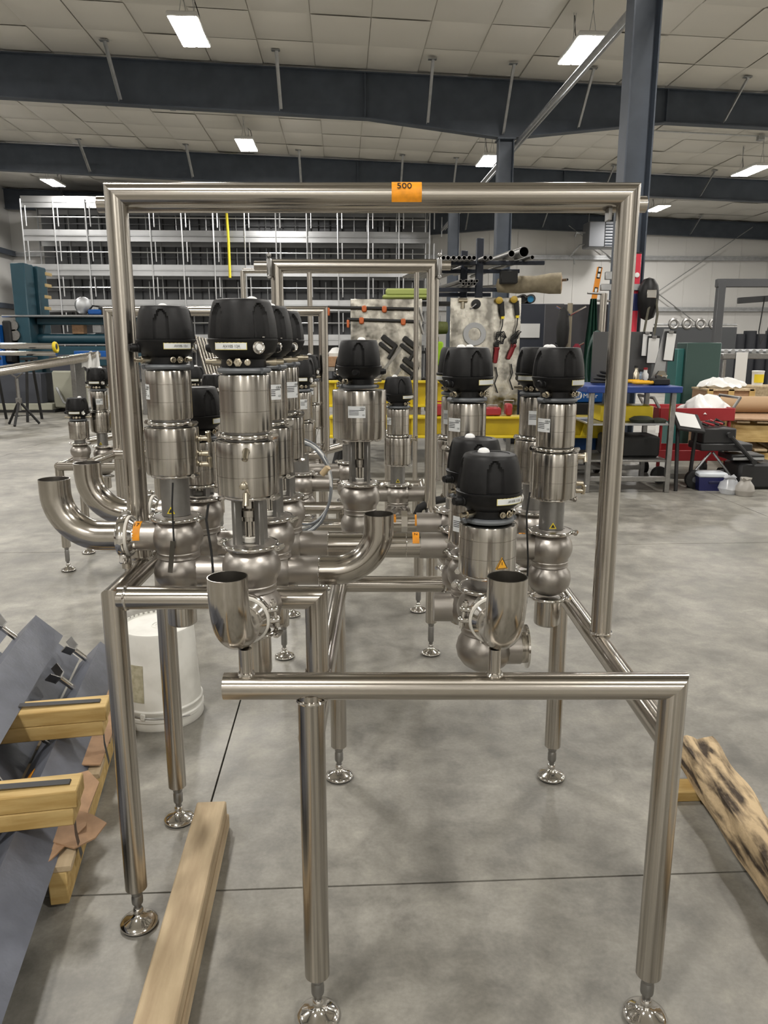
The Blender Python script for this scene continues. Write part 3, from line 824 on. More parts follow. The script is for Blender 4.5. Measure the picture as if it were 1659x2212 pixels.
def tri_clamp(parent, c, axis, r=PR, wing=None):
    c, ax = V(c), V(axis).normalized()
    MB().lathe([(r + .0085, -.016), (r + .0125, -.0155), (r + .0135, -.0135), (r + .0135, -.0092), (r + .0085, -.009), (r + .0085, -.016)], 36, c, ax, cap=False).build('gasket_ring', gasket, parent)
    MB().lathe([(r - .001, -.030), (r + .0005, -.030), (r + .001, -.024), (r + .008, -.0165), (r + .0085, -.010), (r - .001, -.010), (r - .001, -.030)], 36, c, ax, cap=False).build('ferrule', polished, parent)
    o = MB().lathe([(r + .001, -.009), (r + .013, -.009), (r + .015, -.005), (r + .015, .007), (r + .013, .011), (r + .001, .011), (r + .001, -.009)], 36, c, ax, cap=False).build('clamp', polished, parent)
    if wing is not None:
        w = V(wing).normalized(); t = ax.cross(w)
        M3 = Matrix((w, t, ax)).transposed()
        m = MB()
        for s in (-1, 1): m.bbox(c + w * (r + .020) + t * (s * .011), (.024, .010, .018), .003, M3)
        m.lathe([(.0065, -.024), (.0065, -.016)], 6, c + w * (r + .023), t); m.lathe([(.0035, -.03), (.0035, .028)], 10, c + w * (r + .023), t); m.lathe([(.0065, .016), (.0065, .024)], 6, c + w * (r + .023), t)
        m.build('clamp_bolt', polished, o)
        m = MB()
        for s in (-1, 1): m.bbox(c - w * (r + .017) + t * (s * .006), (.016, .012, .018), .003, M3)
        m.build('clamp_hinge', polished, o)
    return o
def tape_on(parent, c, axis, w, a0, a1, r=PR, txt=None):
    """tape patch round a horizontal pipe; angles from up towards the camera"""
    c, ax = V(c), V(axis).normalized()
    up = V((0, 0, 1)); fr = V((0, -1, 0)) if abs(ax.x) > .5 else V((-1, 0, 0))
    m = MB(); n = 8; vs = []
    for i in range(n + 1):
        a = a0 + (a1 - a0) * i / n
        q = c + up * ((r + .0008) * math.cos(a)) + fr * ((r + .0008) * math.sin(a))
        vs += [q - ax * w / 2, q + ax * w / 2]
    m.add(vs, [(2 * i, 2 * i + 1, 2 * i + 3, 2 * i + 2) for i in range(n)])
    o = m.build('tape_tag', orange, parent)
    if txt:
        a = a0 * .7 + a1 * .3
        q = c + up * ((r + .0014) * math.cos(a)) + fr * ((r + .0014) * math.sin(a))
        text(txt, .014, inkm, o, q, (a, 0, 0), ext=.0001)
    return o
BR = .105
# bends at the side (open tops)
def side_bend(x, y, label, z=.930, top=1.066):
    o = thing('pipe_bend', label, 'pipe', (x, y, z - PR))
    loc = lambda p: V(p) - V((x, y, z - PR))
    path = [loc((x, y, top)), loc((x, y, z + BR + .01))] + [loc(p) for p in arc((x + BR, y, z + BR), (-1, 0, 0), (0, 0, -1), BR, 0, math.pi / 2)] + [loc((x + BR + .045, y, z))]
    hollow(path).build('tube', bend, o)
    tri_clamp(o, loc((x + BR + .052, y, z)), (-1, 0, 0), wing=(0, -.3, -1))
    return o
e1 = side_bend(-.767, 1.75, 'open-topped stainless bend nearest the grey angle steel stack')
tape_on(e1, (.190, 0, PR), (1, 0, 0), .021, R(5), R(95), txt='17')
side_bend(-.785, 2.0, 'open-topped stainless bend behind the nearest side bend')
# front bends toward the camera
def front_bend(x, label, z=.848):
    o = thing('pipe_bend', label, 'pipe', (x, 1.262, z - PR))
    path = [V((0, 0, .132 + PR)), V((0, 0, BR + PR + .005))] + [V(p) for p in arc((0, BR, BR + PR), (0, -1, 0), (0, 0, -1), BR, 0, math.pi / 2)] + [V((0, BR + .035, PR))]
    hollow(path).build('tube', bend, o)
    tri_clamp(o, (0, BR + .048, PR), (0, 1, 0), wing=(1 if x < 0 else -1, 0, .15))
    return o
front_bend(-.270, 'upturned open bend on the labelled front valve, over the bar end')
fb2 = front_bend(.213, 'upturned open bend in front of the low valve with the warning triangle')
m = MB(); n = 10; vs = []
for i in range(n + 1):
    a = R(-65 + 80 * i / n); q = V((PR + .0125) * V((math.sin(a), 0, math.cos(a))))
    for y in (BR + .060, BR + .074): vs.append(q * .82 + V((0, y, PR)))
m.add(vs, [(2 * i, 2 * i + 1, 2 * i + 3, 2 * i + 2) for i in range(n)]); m.build('tape_tag', orange, fb2)
# cross pipes
def xpipe(x0, x1, y, z, label, r=PR, tape=None, welds=()):
    o = thing('cross_pipe', label, 'pipe', (x0, y, z - r))
    seg('tube', (0, 0, r), (x1 - x0, 0, r), o, r=r)
    for w in welds: MB().torus((w - x0, 0, r), (1, 0, 0), r, .0012, 36, 6).build('weld_bead', polished, o)
    if tape: tape_on(o, (tape[0] - x0, 0, r), (1, 0, 0), tape[1], R(5), R(70), r, tape[2])
    return o
xpipe(-.368, -.39 + .05, 1.75, .845, 'short matt pipe between the gate-side valve and the front valve row')
o = thing('pipe_bend', 'large open bend rising from the middle valve row in the frame centre', 'pipe', (-.012, 1.75, .845 - PR))
path = [V((0, 0, .138 + PR)), V((0, 0, BR + PR + .01))] + [V(p) for p in arc((-BR, 0, BR + PR), (1, 0, 0), (0, 0, -1), BR, 0, math.pi / 2)] + [V((-.142, 0, PR))]
hollow(path).build('tube', bend, o)
MB().torus((-.142, 0, PR), (1, 0, 0), PR, .0012, 36, 6).build('weld_bead', polished, o)
xpipe(-.152, .098, 2.0, .842, 'long stainless pipe running between the two valve banks', tape=(.085, .018, 'N'), welds=(-.15, .06))
xpipe(.33, .335, 2.0, .840, 'short pipe joint between the two tall valves above the short pair', tape=(.371, .017, 'S'))
o = xpipe(.026, .105, 2.25, .842, 'small pipe with hex union beside the drum-actuator valve', r=.028, tape=(.030, .012, '10'))
MB().lathe([(.029, -.009), (.040, -.009), (.040, .009), (.029, .009), (.029, -.009)], 8, (.035, 0, .028), (1, 0, 0)).build('union_nut', polished, o)
tape_on(o, (.072, 0, .028), (1, 0, 0), .011, R(5), R(90), .028)
# ferrule end on the low front valve
o = thing('ferrule_stub', 'open clamp ferrule pointing sideways from the low front valve', 'pipe', (.284, 1.5, .755 - PR))
hollow([V((0, 0, PR)), V((.014, 0, PR))]).build('tube', steel, o)
MB().lathe([(PR - .002, .010), (PR + .010, .011), (PR + .010, .015), (PR - .002, .016), (PR - .002, .010)], 36, (0, 0, PR), (1, 0, 0), cap=False).build('flange', polished, o)
# open pipe end on slim valve behind
o = thing('pipe_end', 'open pipe end pointing at the camera below the slim valve', 'pipe', (.066, 3.10, .625 - PR))
hollow([V((0, 0, PR + .01)), V((0, .17, PR))], PR * 1.25).build('tube', steel, o)
MB().lathe([(PR * 1.2, 0), (PR * 1.2, .002), (0, .002)], 24, (0, .12, PR), (0, -1, 0)).build('bore_shade_disc', rubber, o)  # black disc imitates the shade inside the open pipe
o = thing('rubber_hose', 'black rubber hose hanging off the second gate frame', 'hose', (.14, 3.3, .66))
MB().tube([(0, -.05, -.02), (.015, -.06, .02), (.06, -.05, .045), (.14, 0, .05), (.25, .05, .06)], .017, 10).build('hose', rubber, o)
# tubing coil
o = thing('tubing_coil', 'coil of grey plastic tubing hung on the middle of the second frame', 'tubing', (-.40, 2.955, .64))
for k in range(7):
    rr = .172 - .0045 * k; ph = random.random()
    pts = []
    for i in range(44):
        a = 2 * math.pi * i / 44
        pts.append((.055 + rr * .80 * math.cos(a) + .004 * k, -.03 + .03 * math.sin(a * 2 + k) + .006 * k, .19 + rr * 1.12 * math.sin(a) + .003 * math.sin(3 * a + k)))
    MB().tube(pts, .0048, 8, closed=True).build('tubing_loop', (greyp, whitep, mat('grey_tubing%d' % k, (.3, .32, .33), .35))[k % 3], o)
MB().cyl((.16, -.03, .24), (.185, -.04, .27), .012, n=10).build('wrap', mat('tan_tape', (.55, .42, .25), .6), o)
# leads: black strip and clear tube hanging from clamps
o = thing('cable_tie_strip', 'dark plastic tie hanging down over the ball of the gate-side valve', 'strip', (-.478, 1.683, .90))
MB().tube([(.0, .02, .165), (.001, .0, .12), (.002, -.006, .06), (.003, -.010, .02)], .0022, 6).build('cord', rubber, o)
MB().box((-.004, -.012, .0), (.011, .0015, .075), rot3(0, R(8), 0)).build('tail', mat('smoked_plastic', (.05, .045, .035), .3), o)
for k, (x, y, z, l) in enumerate(((-.345, 1.47, 1.065, .16), (.375, 1.93, 1.0, .30))):
    o = thing('lead_wire', ('thin dark wire dangling beside the labelled front valve', 'thin dark wire dangling before the valve with hand-warning triangle')[k], 'wire', (x, y, z - l))
    MB().tube([(0, 0, l), (-.006, 0, l * .8), (.002, -.004, l * .4), (.003, 0, 0)], .0025, 6).build('wire', rubber, o)

# ------------------------------------------------------------------ foreground clutter on the floor
# timber pair, two planks
woodA = mat('worn_plank_wood', (.34, .25, .15), .75, nscale=(30, 4, 30), col2=(.56, .44, .28), bump=.12, bscale=40, detail=6, contrast=(.3, .7))
woodB = mat('rotten_timber', (.045, .030, .018), .85, nscale=(34, 6, 34), col2=(.56, .42, .25), bump=.6, bscale=45, detail=8, contrast=(.36, .56))
woodY = mat('yellow_pine', (.42, .27, .085), .7, nscale=(5, 40, 40), col2=(.60, .43, .18), bump=.12, bscale=40, detail=6)
d = V((-.051, .742, 0)).normalized(); ang = math.atan2(-d.x, d.y)
o = thing('timber_baulk', 'pale doubled timber baulk lying on the floor towards the camera', 'timber', V((-.496, 1.97, 0)), ang)
for z, w, sh in ((.022, .086, .004), (.066, .084, 0)):
    m = MB(); m.bbox((sh, -.85, z), (w, 1.70 + sh * 3, .043), .004); m.build('plank', woodA, o)
o = thing('rotten_timber', 'rotten stained timber beam on the floor beside the plain skid leg', 'timber', (.985, 1.55, .03), R(-1.5))
m = MB(); ny, nr = 60, 20; vs = []
for j in range(ny + 1):
    y = -.75 + 1.45 * j / ny
    for i in range(nr):
        a = 2 * math.pi * (i + .5) / nr
        cx, cz = math.cos(a), math.sin(a)
        k = 1 / max(abs(cx), abs(cz)); k = min(k, 1.30)
        rr = .052 * k
        jit = .006 * (math.sin(9.1 * y + 3 * a) + math.sin(23 * y + 5 * a + 1)) * (1 if cz > -.3 else .3)
        vs.append(((rr + jit) * cx, y, .055 + (rr + jit) * cz * 1.02))
fs = [(j * nr + i, (j + 1) * nr + i, (j + 1) * nr + (i + 1) % nr, j * nr + (i + 1) % nr) for j in range(ny) for i in range(nr)]
fs += [tuple(range(nr)), tuple(range(ny * nr, ny * nr + nr))[::-1]]
m.add(vs, fs); m.build('beam', woodB, o, 60)
b_ = MB().bbox((0, 0, .017), (.26, .075, .034), .003, rotz(R(3))).build('wood_block', woodY); b_.location = (.99, 2.14, 0)
tag(b_, 'small yellow wood block under the rotten timber beam', 'wood block')

# upturned pail
o = thing('pail', 'battered white plastic pail standing upside down behind the skid leg', 'bucket', (-.842, 2.68, 0), R(-20))
pailm = mat('scuffed_white_pail', (.66, .65, .60), .5, noise=.0, nscale=(9, 9, 9), col2=(.78, .77, .72), detail=6, contrast=(.35, .55))
MB().lathe([(.150, 0), (.152, .004), (.150, .030), (.154, .034), (.154, .046), (.149, .050), (.149, .062), (.152, .066), (.152, .074), (.146, .078), (.132, .352), (.128, .360), (.122, .362), (.120, .358), (.0, .358)], 56).build('shell', pailm, o)
MB().torus((.02, 0, .3585), (0, 0, 1), .035, .0028, 28, 6).build('moulded_ring', pailm, o)
MB().torus((.02, 0, .3585), (0, 0, 1), .022, .0022, 24, 6).build('moulded_ring', pailm, o)
for k in range(14):
    a = R(100 + k * 9)
    MB().box((.1255 * math.cos(a), .1255 * math.sin(a), .364), (.004, .010, .008), rotz(a)).build('foot_tooth', pailm, o)
oldlabel = mat('yellowed_label', (.36, .33, .22), .7, nscale=(60, 60, 60), col2=(.50, .47, .34), detail=4)
lb = MB().patch((0, 0, 0), .1405, .11, .25, R(-46), R(12), .0006, 12).build('old_label', oldlabel, o)
# re-seat label on the tapered shell
for v in lb.data.vertices:
    k = (.146 - (v.co.z - .078) * (.014 / .274) + .0012) / .1408
    v.co.x *= k; v.co.y *= k
MB().tube([(.155 * math.sin(R(-95 + 5 * i)), -.155 * math.cos(R(-95 + 5 * i)), .058 - .0007 * (i - 17) ** 2 * .1) for i in range(35)], .0022, 6).build('wire_handle', darksteel, o)
MB().bbox((.153 * math.sin(R(10)), -.153 * math.cos(R(10)), .058), (.02, .008, .026), .003, rotz(R(10))).build('handle_lug', pailm, o)

# pallet of grey angle steel
pa = R(11); PO = V((-.787, 1.68, 0))
pu, pw = V((-math.sin(pa), math.cos(pa), 0)), V((-math.cos(pa), -math.sin(pa), 0))
def PL(w, s, z): return PO + pw * w + pu * s + V((0, 0, z))
Mp = rotz(pa)
greypaint = mat('blue_grey_angle_paint', (.125, .135, .165), .42, noise=.10, nscale=(18, 18, 18), bump=.08, bscale=90)
pallet = thing('pallet', 'wooden pallet on the floor under the grey angle steel', 'pallet', PO, pa)
for w in (.025, .55, 1.05): MB().bbox((-w, .43, .055), (.045, .92, .09), .003).build('stringer', woodY, pallet)
for s in (0.02, .23, .44, .65, .86): MB().bbox((-.54, s, .109), (1.10, .10, .018), .002).build('deck_board', woodA, pallet)
cardm = mat('brown_cardboard', (.36, .22, .125), .8, noise=.12, nscale=(25, 25, 25))
cb = thing('torn_cardboard', 'torn brown cardboard hanging off the pallet edge', 'cardboard', PO, pa)
for pts in ([(-.05, -.05, .135), (.02, .12, .125), (.012, .2, .12), (.03, .28, .155), (-.01, .34, .16), (-.06, .36, .14)], [(-.06, .05, .14), (.01, .02, .13), (.045, .10, .10), (.07, .13, .12), (.03, .16, .13), (-.05, .2, .14)], [(-.05, .42, .137), (.01, .42, .13), (.018, .7, .13), (.002, 1.0, .132), (-.05, 1.0, .137)]):
    c = [V(p) for p in pts]; k = len(c)
    MB().add(c + [p - V((0, 0, .004)) for p in c], [tuple(range(k)), tuple(range(k, 2 * k))[::-1]] + [(i, k + i, k + (i + 1) % k, (i + 1) % k) for i in range(k)]).build('cardboard_piece', cardm, cb)
def angle_beam(w, s0, s1, z0, label, leg_=.165, brackets=()):
    o = thing('angle_steel', label, 'steel beam', PL(w, s0, z0), pa)
    h = leg_ * math.sin(R(45)); t = .009
    hw = leg_ * math.cos(R(45))
    poly = [(-hw, 0), (-hw + t * 1.41, 0), (0, h - t * 1.41), (hw - t * 1.41, 0), (hw, 0), (0, h)]
    MB().prism([(a, b) for a, b in poly], (0, (s1 - s0) / 2, 0), (-1, 0, 0), (0, 0, 1), s1 - s0).build('angle', greypaint, o, 20)
    for s, side in brackets:
        base = V((side * hw * .5, s - s0, h * .5))
        n_ = V((side * .707, 0, .707)); y = V((0, 1, 0)); x = y.cross(n_)
        br = MB().cyl(base, base + n_ * .062, .0105, n=14).build('bracket_stem', polished, o)
        M3 = Matrix((x, y, n_)).transposed()
        tip = base + n_ * .062
        m = MB(); m.box(tip, (.03, .055, .005), M3)
        for q in (-1, 1):
            m.box(tip + n_ * .018 + y * (q * .036), (.03, .005, .045), M3 @ Matrix.Rotation(R(-35 * q), 3, 'X'))
        m.build('saddle', darksteel, br)
    return o
LG = .125
angle_beam(.115, -.95, 1.25, .119, 'grey angle beam lying closest to the pallet edge', leg_=LG, brackets=((1.18, -1), (.92, -1), (.53, -1), (.18, -1)))
angle_beam(.30, -.95, 1.30, .119, 'grey angle beam second from the pallet edge, mostly shaded', leg_=LG, brackets=((1.12, -1), (.80, -1), (.45, -1)))
angle_beam(.485, -.95, 1.22, .119, 'grey angle beam with saddles partly under the strapped wood', leg_=LG, brackets=((.95, 1), (.5, 1)))
angle_beam(.67, -.95, 1.1, .119, 'grey angle beam deepest in the lower layer of the stack', leg_=LG)
angle_beam(.85, -.95, 1.1, .119, 'grey angle beam at the outer side of the lower layer', leg_=LG)
ZU_ = .119 + LG * .7071 + .093
angle_beam(.305, -.5, 1.09, ZU_, 'grey angle beam laid on the wood blocks, clean cut end', leg_=LG, brackets=((.98, -1), (.66, -1), (.3, -1)))
angle_beam(.515, -.5, 1.16, ZU_, 'grey angle beam in the upper layer beside the clean cut one', leg_=LG, brackets=((1.0, -1), (.75, -1), (.4, -1)))
angle_beam(.71, -.5, 1.1, ZU_, 'grey angle beam in the upper layer at the picture edge', leg_=LG, brackets=((.9, 1),))
for s, w0, lab in ((.50, -.02, 'farther doubled wood spacer strapped across the angle steel'), (.045, -.02, 'nearer doubled wood spacer strapped across the angle steel')):
    o = thing('wood_spacer', lab, 'wood block', PL(0, s, .119 + LG * .7071), pa)
    for k, (ww, zz) in enumerate(((.09, .022), (.088, .068))):
        MB().bbox((-.46 - w0 * 1 + .012 * k, 0, zz), (.92, ww, .046), .003).build('plank', woodY, o)
    st_ = thing('strapping', ('black steel strap over the farther wood spacer' if s > .3 else 'black steel strap over the nearer wood spacer'), 'strap', PL(0, s, .119 + LG * .7071), pa)
    xe = -.008
    MB().add([(-.95, -.012, .25), (-.40, -.012, .105), (xe + .016, -.012, .0945), (xe + .019, -.012, .090), (xe + .019, -.012, -.05), (.02, -.012, -.12)] + [(-.95, .012, .25), (-.40, .012, .105), (xe + .016, .012, .0945), (xe + .019, .012, .090), (xe + .019, .012, -.05), (.02, .012, -.12)], [(i, i + 1, 7 + i, 6 + i) for i in range(5)]).build('band', mat('black_strap', (.02, .02, .022), .35), st_)
# tape marker on the face of the first beam
hw = LG * math.cos(R(45))
n_ = V((-.707, 0, .707)); u = V((-.707, 0, -.707))
c0 = V((-hw * .5, 0, hw * .5)) + n_ * .0012
tp = MB().add([c0 + V((0, y, 0)) + u * q for y, q in ((-.02, .012), (.11, .004), (.115, .030), (-.015, .040))], [(0, 1, 2, 3)])
t_ = tp.build('tape_marker', orange); t_.location = PL(.115, .27, .119); t_.rotation_euler = (0, 0, pa)
tag(t_, 'orange tape strip with handwritten mark on a grey angle beam', 'tape')
text('L9', .030, inkm, t_, c0 + n_ * .0008 + V((0, .05, 0)) + u * .018, (0, R(-45), R(0)), ext=.0001)
# ------------------------------------------------------------------ background, far wall and rack
alum = mat('mill_aluminium', (.55, .56, .57), .35, .85, noise=.1, nscale=(1, 1, 1))
rackback = mat('dark_corrugated_back', (.20, .205, .215), .55)
deckm = mat('deck_grey', (.12, .12, .125), .6)
def bx(name, m, parent, c, s, bev=.004, rot=None): return MB().bbox(c, s, bev, rot).build(name, m, parent)
def rod(name, m, parent, a, b, r, n=10): return MB().cyl(a, b, r, n=n).build(name, m, parent)
rk = thing('staging_rack', 'tall aluminium staging rack of several decks covering the back wall', 'rack', B(-11.3, 29.3), A_B)
W = 14.5
levels = (1.54, 2.78, 4.0, 5.18, 6.30)
for z in levels:
    for yy in (0, 1.5):
        b = MB().box((W / 2, yy, z + .12), (W, .05, .17)).box((W / 2, yy, z - .10), (W, .05, .17)).box((W / 2, yy, z + .01), (W, .12, .03)).build('deck_beam', alum, rk)
    MB().box((W / 2, .75, z + .01), (W, 1.45, .02)).build('deck', deckm, rk)
for z in levels[:-1]:
    for yy in (0, 1.5): rod('guard_rail', alum, rk, (0, yy - .05, z + .62), (W, yy - .05, z + .62), .022, 6)
nx = 13
for i in range(nx + 1):
    x = W * i / nx
    rod('post', alum, rk, (x, -.06, 0), (x, -.06, 6.4), .026, 6)
    rod('post', alum, rk, (x, 1.44, 0), (x, 1.44, 6.4), .026, 6)
    for z in levels[:-1]:
        rod('stanchion', alum, rk, (x + .16, -.1, z + .30), (x + .16, -.1, z + .98), .022, 6)
        rod('stanchion', alum, rk, (x + .62, 1.4, z + .25), (x + .62, 1.4, z + .95), .02, 6)
for k in range(32):
    MB().box((W * (k + .5) / 32, 1.75, 3.3), (W / 32 - .06, .05 if k % 2 else .09, 6.5)).build('back_sheet', rackback, rk)
MB().box((W / 2, 1.82, 3.3), (W, .03, 6.5)).build('back_sheet', rackback, rk)
a, b = at(488, 440, 28.86), at(497, 600, 28.86)
o = thing('hoist_sling', 'yellow sling strap hanging down in front of the rack', 'strap', b)
MB().tube([a - b, (a - b) * .5 + V((.02, 0, 0)), V((0, 0, 0))], .05, 6).build('strap', mat('yellow_webbing', (.75, .62, .03), .7), o)
# unit heater on the back wall
p = at(1298, 509, 30.6)
o = thing('unit_heater', 'grey louvred unit heater mounted high on the white back wall', 'heater', p, A_B)
hm = mat('heater_grey', (.20, .21, .23), .4, .2)
bx('casing', hm, o, (-.28, 0, 0), (.62, .8, .92), .03)
bx('front_frame', hm, o, (.30, 0, 0), (.56, .8, .92), .02)
for k in range(8): MB().box((.30, -.41, -.38 + k * .105), (.50, .06, .012), rot3(R(35))).build('louvre', navy, o)
MB().tube([(-.55, 0, .1), (-.95, 0, .1), (-1.0, 0, -.05)], .035, 8).build('gas_pipe', galv, o)
MB().tube([(-.5, 0, -.3), (-.8, 0, -.35), (-1.1, .2, -.75), (-.9, .3, -.8), (-.85, .4, -1.0)], .03, 8).build('conduit', galv, o)
for s in (-1, 1): rod('hanger', galv, o, (s * .4, .3, .4), (s * .4, .3, zc(8) - p.z), .012, 6)
# dark rolls and tank row under the jib
o = thing('roll_rack', 'dark row of upright rubber rolls standing along the back wall', 'rack', ground(1600, 838))
base = o.location.copy()
rollm = mat('dark_roll', (.018, .020, .026), .6)
for k in range(7):
    q = at(1560 + k * 24, 760, base.y) - base
    MB().cyl((q.x, .5, 0), (q.x, .5, 1.72 + .1 * (k % 2)), .2, n=16).build('roll', rollm, o)
# low dark partition
p0 = ground(1490, 842)
o = thing('partition', 'low dark partition wall with round sheaves on top near the jib', 'partition', p0, A_B)
bx('panel', mat('partition_grey', (.045, .048, .052), .6), o, (0, 0, .95), (2.6, .12, 1.9), .01)
for k in range(4): MB().torus((-.7 + k * .42, -.05, 2.0), (0, 1, 0), .13, .05, 18, 8).build('sheave', darksteel, o)
rod('rail', galv, o, (-1.3, -.02, 1.98), (1.3, -.02, 1.98), .03)
# jib hoist
p = ground(1546, 800); F_ = 16.0
o = thing('jib_crane', 'dark grey jib frame with hanging cable at the edge of view', 'crane', (at(1546, 745, F_).x, F_, 0))
H = at(1546, 606, F_).z
greyst = mat('dark_grey_steel_paint', (.06, .062, .066), .5)
bx('post', greyst, o, (0, 0, H / 2), (.15, .15, H), .01)
bx('arm', greyst, o, (1.2, 0, H - .05), (2.6, .14, .16), .01)
bx('trolley_beam', greyst, o, (1.3, .3, H - .32), (1.6, .1, .12), .01, rot3(0, R(-4), 0))
MB().tube([(1.0, .2, H - .3), (.95, .2, H - 1.0), (1.0, .2, H - 1.25), (1.12, .2, H - 1.0), (1.25, .2, H - .4)], .012, 6).build('cable', rubber, o)
# green weld screen / cabinet
o = thing('green_cabinet', 'dark green sheet steel cabinet standing beyond the blue table', 'cabinet', (at(1505, 800, 10.5).x, 10.5, 0), R(-6))
grn = mat('dark_green_paint', (.035, .075, .065), .45)
bx('body', grn, o, (0, 0, .70), (.44, .5, 1.40), .01)
bx('side_panel', mat('teal_paint', (.02, .14, .13), .45), o, (-.26, .1, .66), (.09, .5, 1.32), .01)
# jig bench with rollers
F_ = 12.5
o = thing('roller_bench', 'grey roller bench with a white paper strip hanging down its front', 'bench', (at(1615, 800, F_).x, F_, 0))
z = at(1615, 762, F_).z
bx('top_frame', darksteel, o, (0, 0, z - .05), (1.1, .6, .09), .01)
for k in range(10): rod('roller', galv, o, (-.5 + k * .11, -.28, z + .02), (-.5 + k * .11, .28, z + .02), .035, 12)
for sx in (-.5, .5):
    for sy in (-.25, .25): bx('leg', darksteel, o, (sx, sy, z / 2 - .05), (.05, .05, z - .1))
bx('lower_shelf', mat('brown_shelf', (.09, .06, .05), .6), o, (0, 0, .45), (1.05, .55, .05))
bx('paper_strip', whitep, o, (-.26, -.32, z - .33), (.18, .012, .68), .002)
rod('prop', galv, o, (.22, -.32, .1), (.36, -.32, z - .1), .012)
F_ = 11.5
o = thing('pail', 'small white pail with yellow label beyond the wooden crate', 'bucket', (at(1637, 815, F_).x, F_, at(1637, 832, F_).z))
MB().lathe([(.075, 0), (.085, .19), (.088, .195), (.088, .21), (.08, .212), (0, .205)], 24).build('shell', whitep, o)
MB().patch((0, 0, 0), .0825, .04, .16, R(-60), R(50), .002).build('yellow_label', yelwarn, o)
bx('shelf', woodA, thing('plank_stack', 'dark plank stack under the small yellow-labelled pail', 'planks', (at(1640, 832, F_).x, F_, 0)), (0, 0, at(1637, 832, F_).z / 2), (1.0, .5, at(1637, 832, F_).z), .01)

# ------------------------------------------------------------------ tool boards, pipe rack and yellow beams (middle distance)
sheet = mat('swirled_stainless_sheet', (.50, .48, .43), .24, 1, noise=.5, nscale=(7, 7, 5), rnoise=.12, detail=6, bump=.6, bscale=7, contrast=(.38, .62))
yel = mat('yellow_crane_paint', (.66, .50, .012), .42, noise=.08, nscale=(6, 6, 6))
clampred = mat('orange_red_clamp', (.46, .11, .03), .5)
redp = mat('red_paint', (.33, .02, .025), .4)
toolred = mat('tool_red', (.20, .012, .016), .45)
FB1 = 9.2
def board(px0, px1, py0, zb, label):
    p0, p1 = at(px0, py0, FB1), at(px1, py0, FB1)
    o = thing('tool_board', label, 'tool board', ((p0.x + p1.x) / 2, FB1, zb))
    bx('sheet', sheet, o, (0, 0, (p0.z - zb) / 2), (p1.x - p0.x, .02, p0.z - zb), .004)
    for s in (-1, 1): bx('stand_leg', darksteel, o, (s * (p1.x - p0.x) * .4, .06, (p0.z - zb) / 2 - zb / 2), (.05, .05, p0.z), .004)
    return o
bd1 = board(757, 912, 646, .45, 'swirled stainless sheet board hung with bar clamps')
bd2 = board(973, 1126, 643, .40, 'swirled stainless sheet board hung with grinders and cords')
def on1(px, py, dy=-.04): return at(px, py, FB1 + dy)
# long bar clamps
for k, (x0, y0, x1, y1, ks, lab) in enumerate(((708, 664, 905, 668, (.40, .62), 'upper long pipe clamp with orange heads on the tool board'), (750, 690, 905, 695, (.20, .78), 'lower long pipe clamp with orange heads on the tool board'))):
    a, b = on1(x0, y0, -.06), on1(x1, y1, -.06)
    o = thing('pipe_clamp', lab, 'clamp', a)
    rod('bar', rubber, o, (0, 0, 0), b - a, .020)
    rod('hook', polished, o, (b - a) * .7, (b - a) * .7 + V((0, .07, .01)), .006, 6)
    for t in ks:
        q = (b - a) * t
        bx('sliding_jaw', clampred, o, q + V((0, -.03, -.01)), (.055, .05, .075), .012)
    bx('fixed_jaw', clampred, o, V((.01, -.02, -.05)), (.03, .04, .09), .008)
    rod('screw', darksteel, o, (b - a) + V((.0, -.02, .02)), (b - a) + V((.05, -.02, -.14)), .014)
# F clamps
for k, (x, y, lab) in enumerate(((830, 735, 'black bar clamp on the tool board, nearest the big actuator head'), (876, 738, 'black bar clamp on the tool board, partly behind the gate upright'), (876, 783, 'black bar clamp hung lowest on the tool board'))):
    p = on1(x, y, -.05)
    o = thing('bar_clamp', lab, 'clamp', p)
    rod('hook', polished, o, (0, -.02, .0), (0, .06, .02), .006, 6)
    M3 = Matrix.Rotation(R(38), 3, 'Y')
    MB().box(M3 @ V((.0, 0, -.30)), (.035, .012, .66), M3).build('rail', darksteel, o)
    bx('head', rubber, o, M3 @ V((.06, -.01, .02)), (.22, .05, .07), .015, M3)
    bx('sliding_arm', rubber, o, M3 @ V((.07, -.01, -.06)), (.20, .05, .05), .012, M3)
    rod('handle', rubber, o, M3 @ V((.15, -.02, .02)), M3 @ V((.17, -.02, -.14)), .022)
# grinders with cords
for k, (x, y, lab) in enumerate(((1083, 652, 'yellow and black angle grinder hanging near the board edge'), (1115, 650, 'yellow and black angle grinder hanging at the board corner'))):
    p = on1(x, y, -.08)
    o = thing('angle_grinder', lab, 'grinder', p)
    MB().cyl((0, 0, .0), (.02, 0, -.16), .032, .026, 12).build('body', rubber, o)
    rod('hook', polished, o, (0, 0, .0), (0, .09, .02), .006, 6)
    MB().lathe([(.03, -.03), (.04, .0), (.04, .02), (.02, .03)], 16, (-.02, -.01, .015), (-.6, -1, 0)).build('gear_head', mat('tool_yellow%d' % k, (.40, .27, .03), .5), o)
    MB().cyl((.02, 0, -.16), (.024, 0, -.19), .02, n=10).build('end_collar', yelwarn, o)
    pts = [(.024, 0, -.19), (.02, 0, -.27), (.0, -.01, -.33)]
    for i in range(20): pts.append((.0 + .07 * math.sin(i * 1.3) * (1 - i * .02), -.02 - .01 * math.sin(i), -.38 - .06 * math.cos(i * 1.3 + k) - .003 * i))
    pts += [(-.03, -.01, -.52)]
    MB().tube(pts, .007, 6).build('cord', rubber, o)
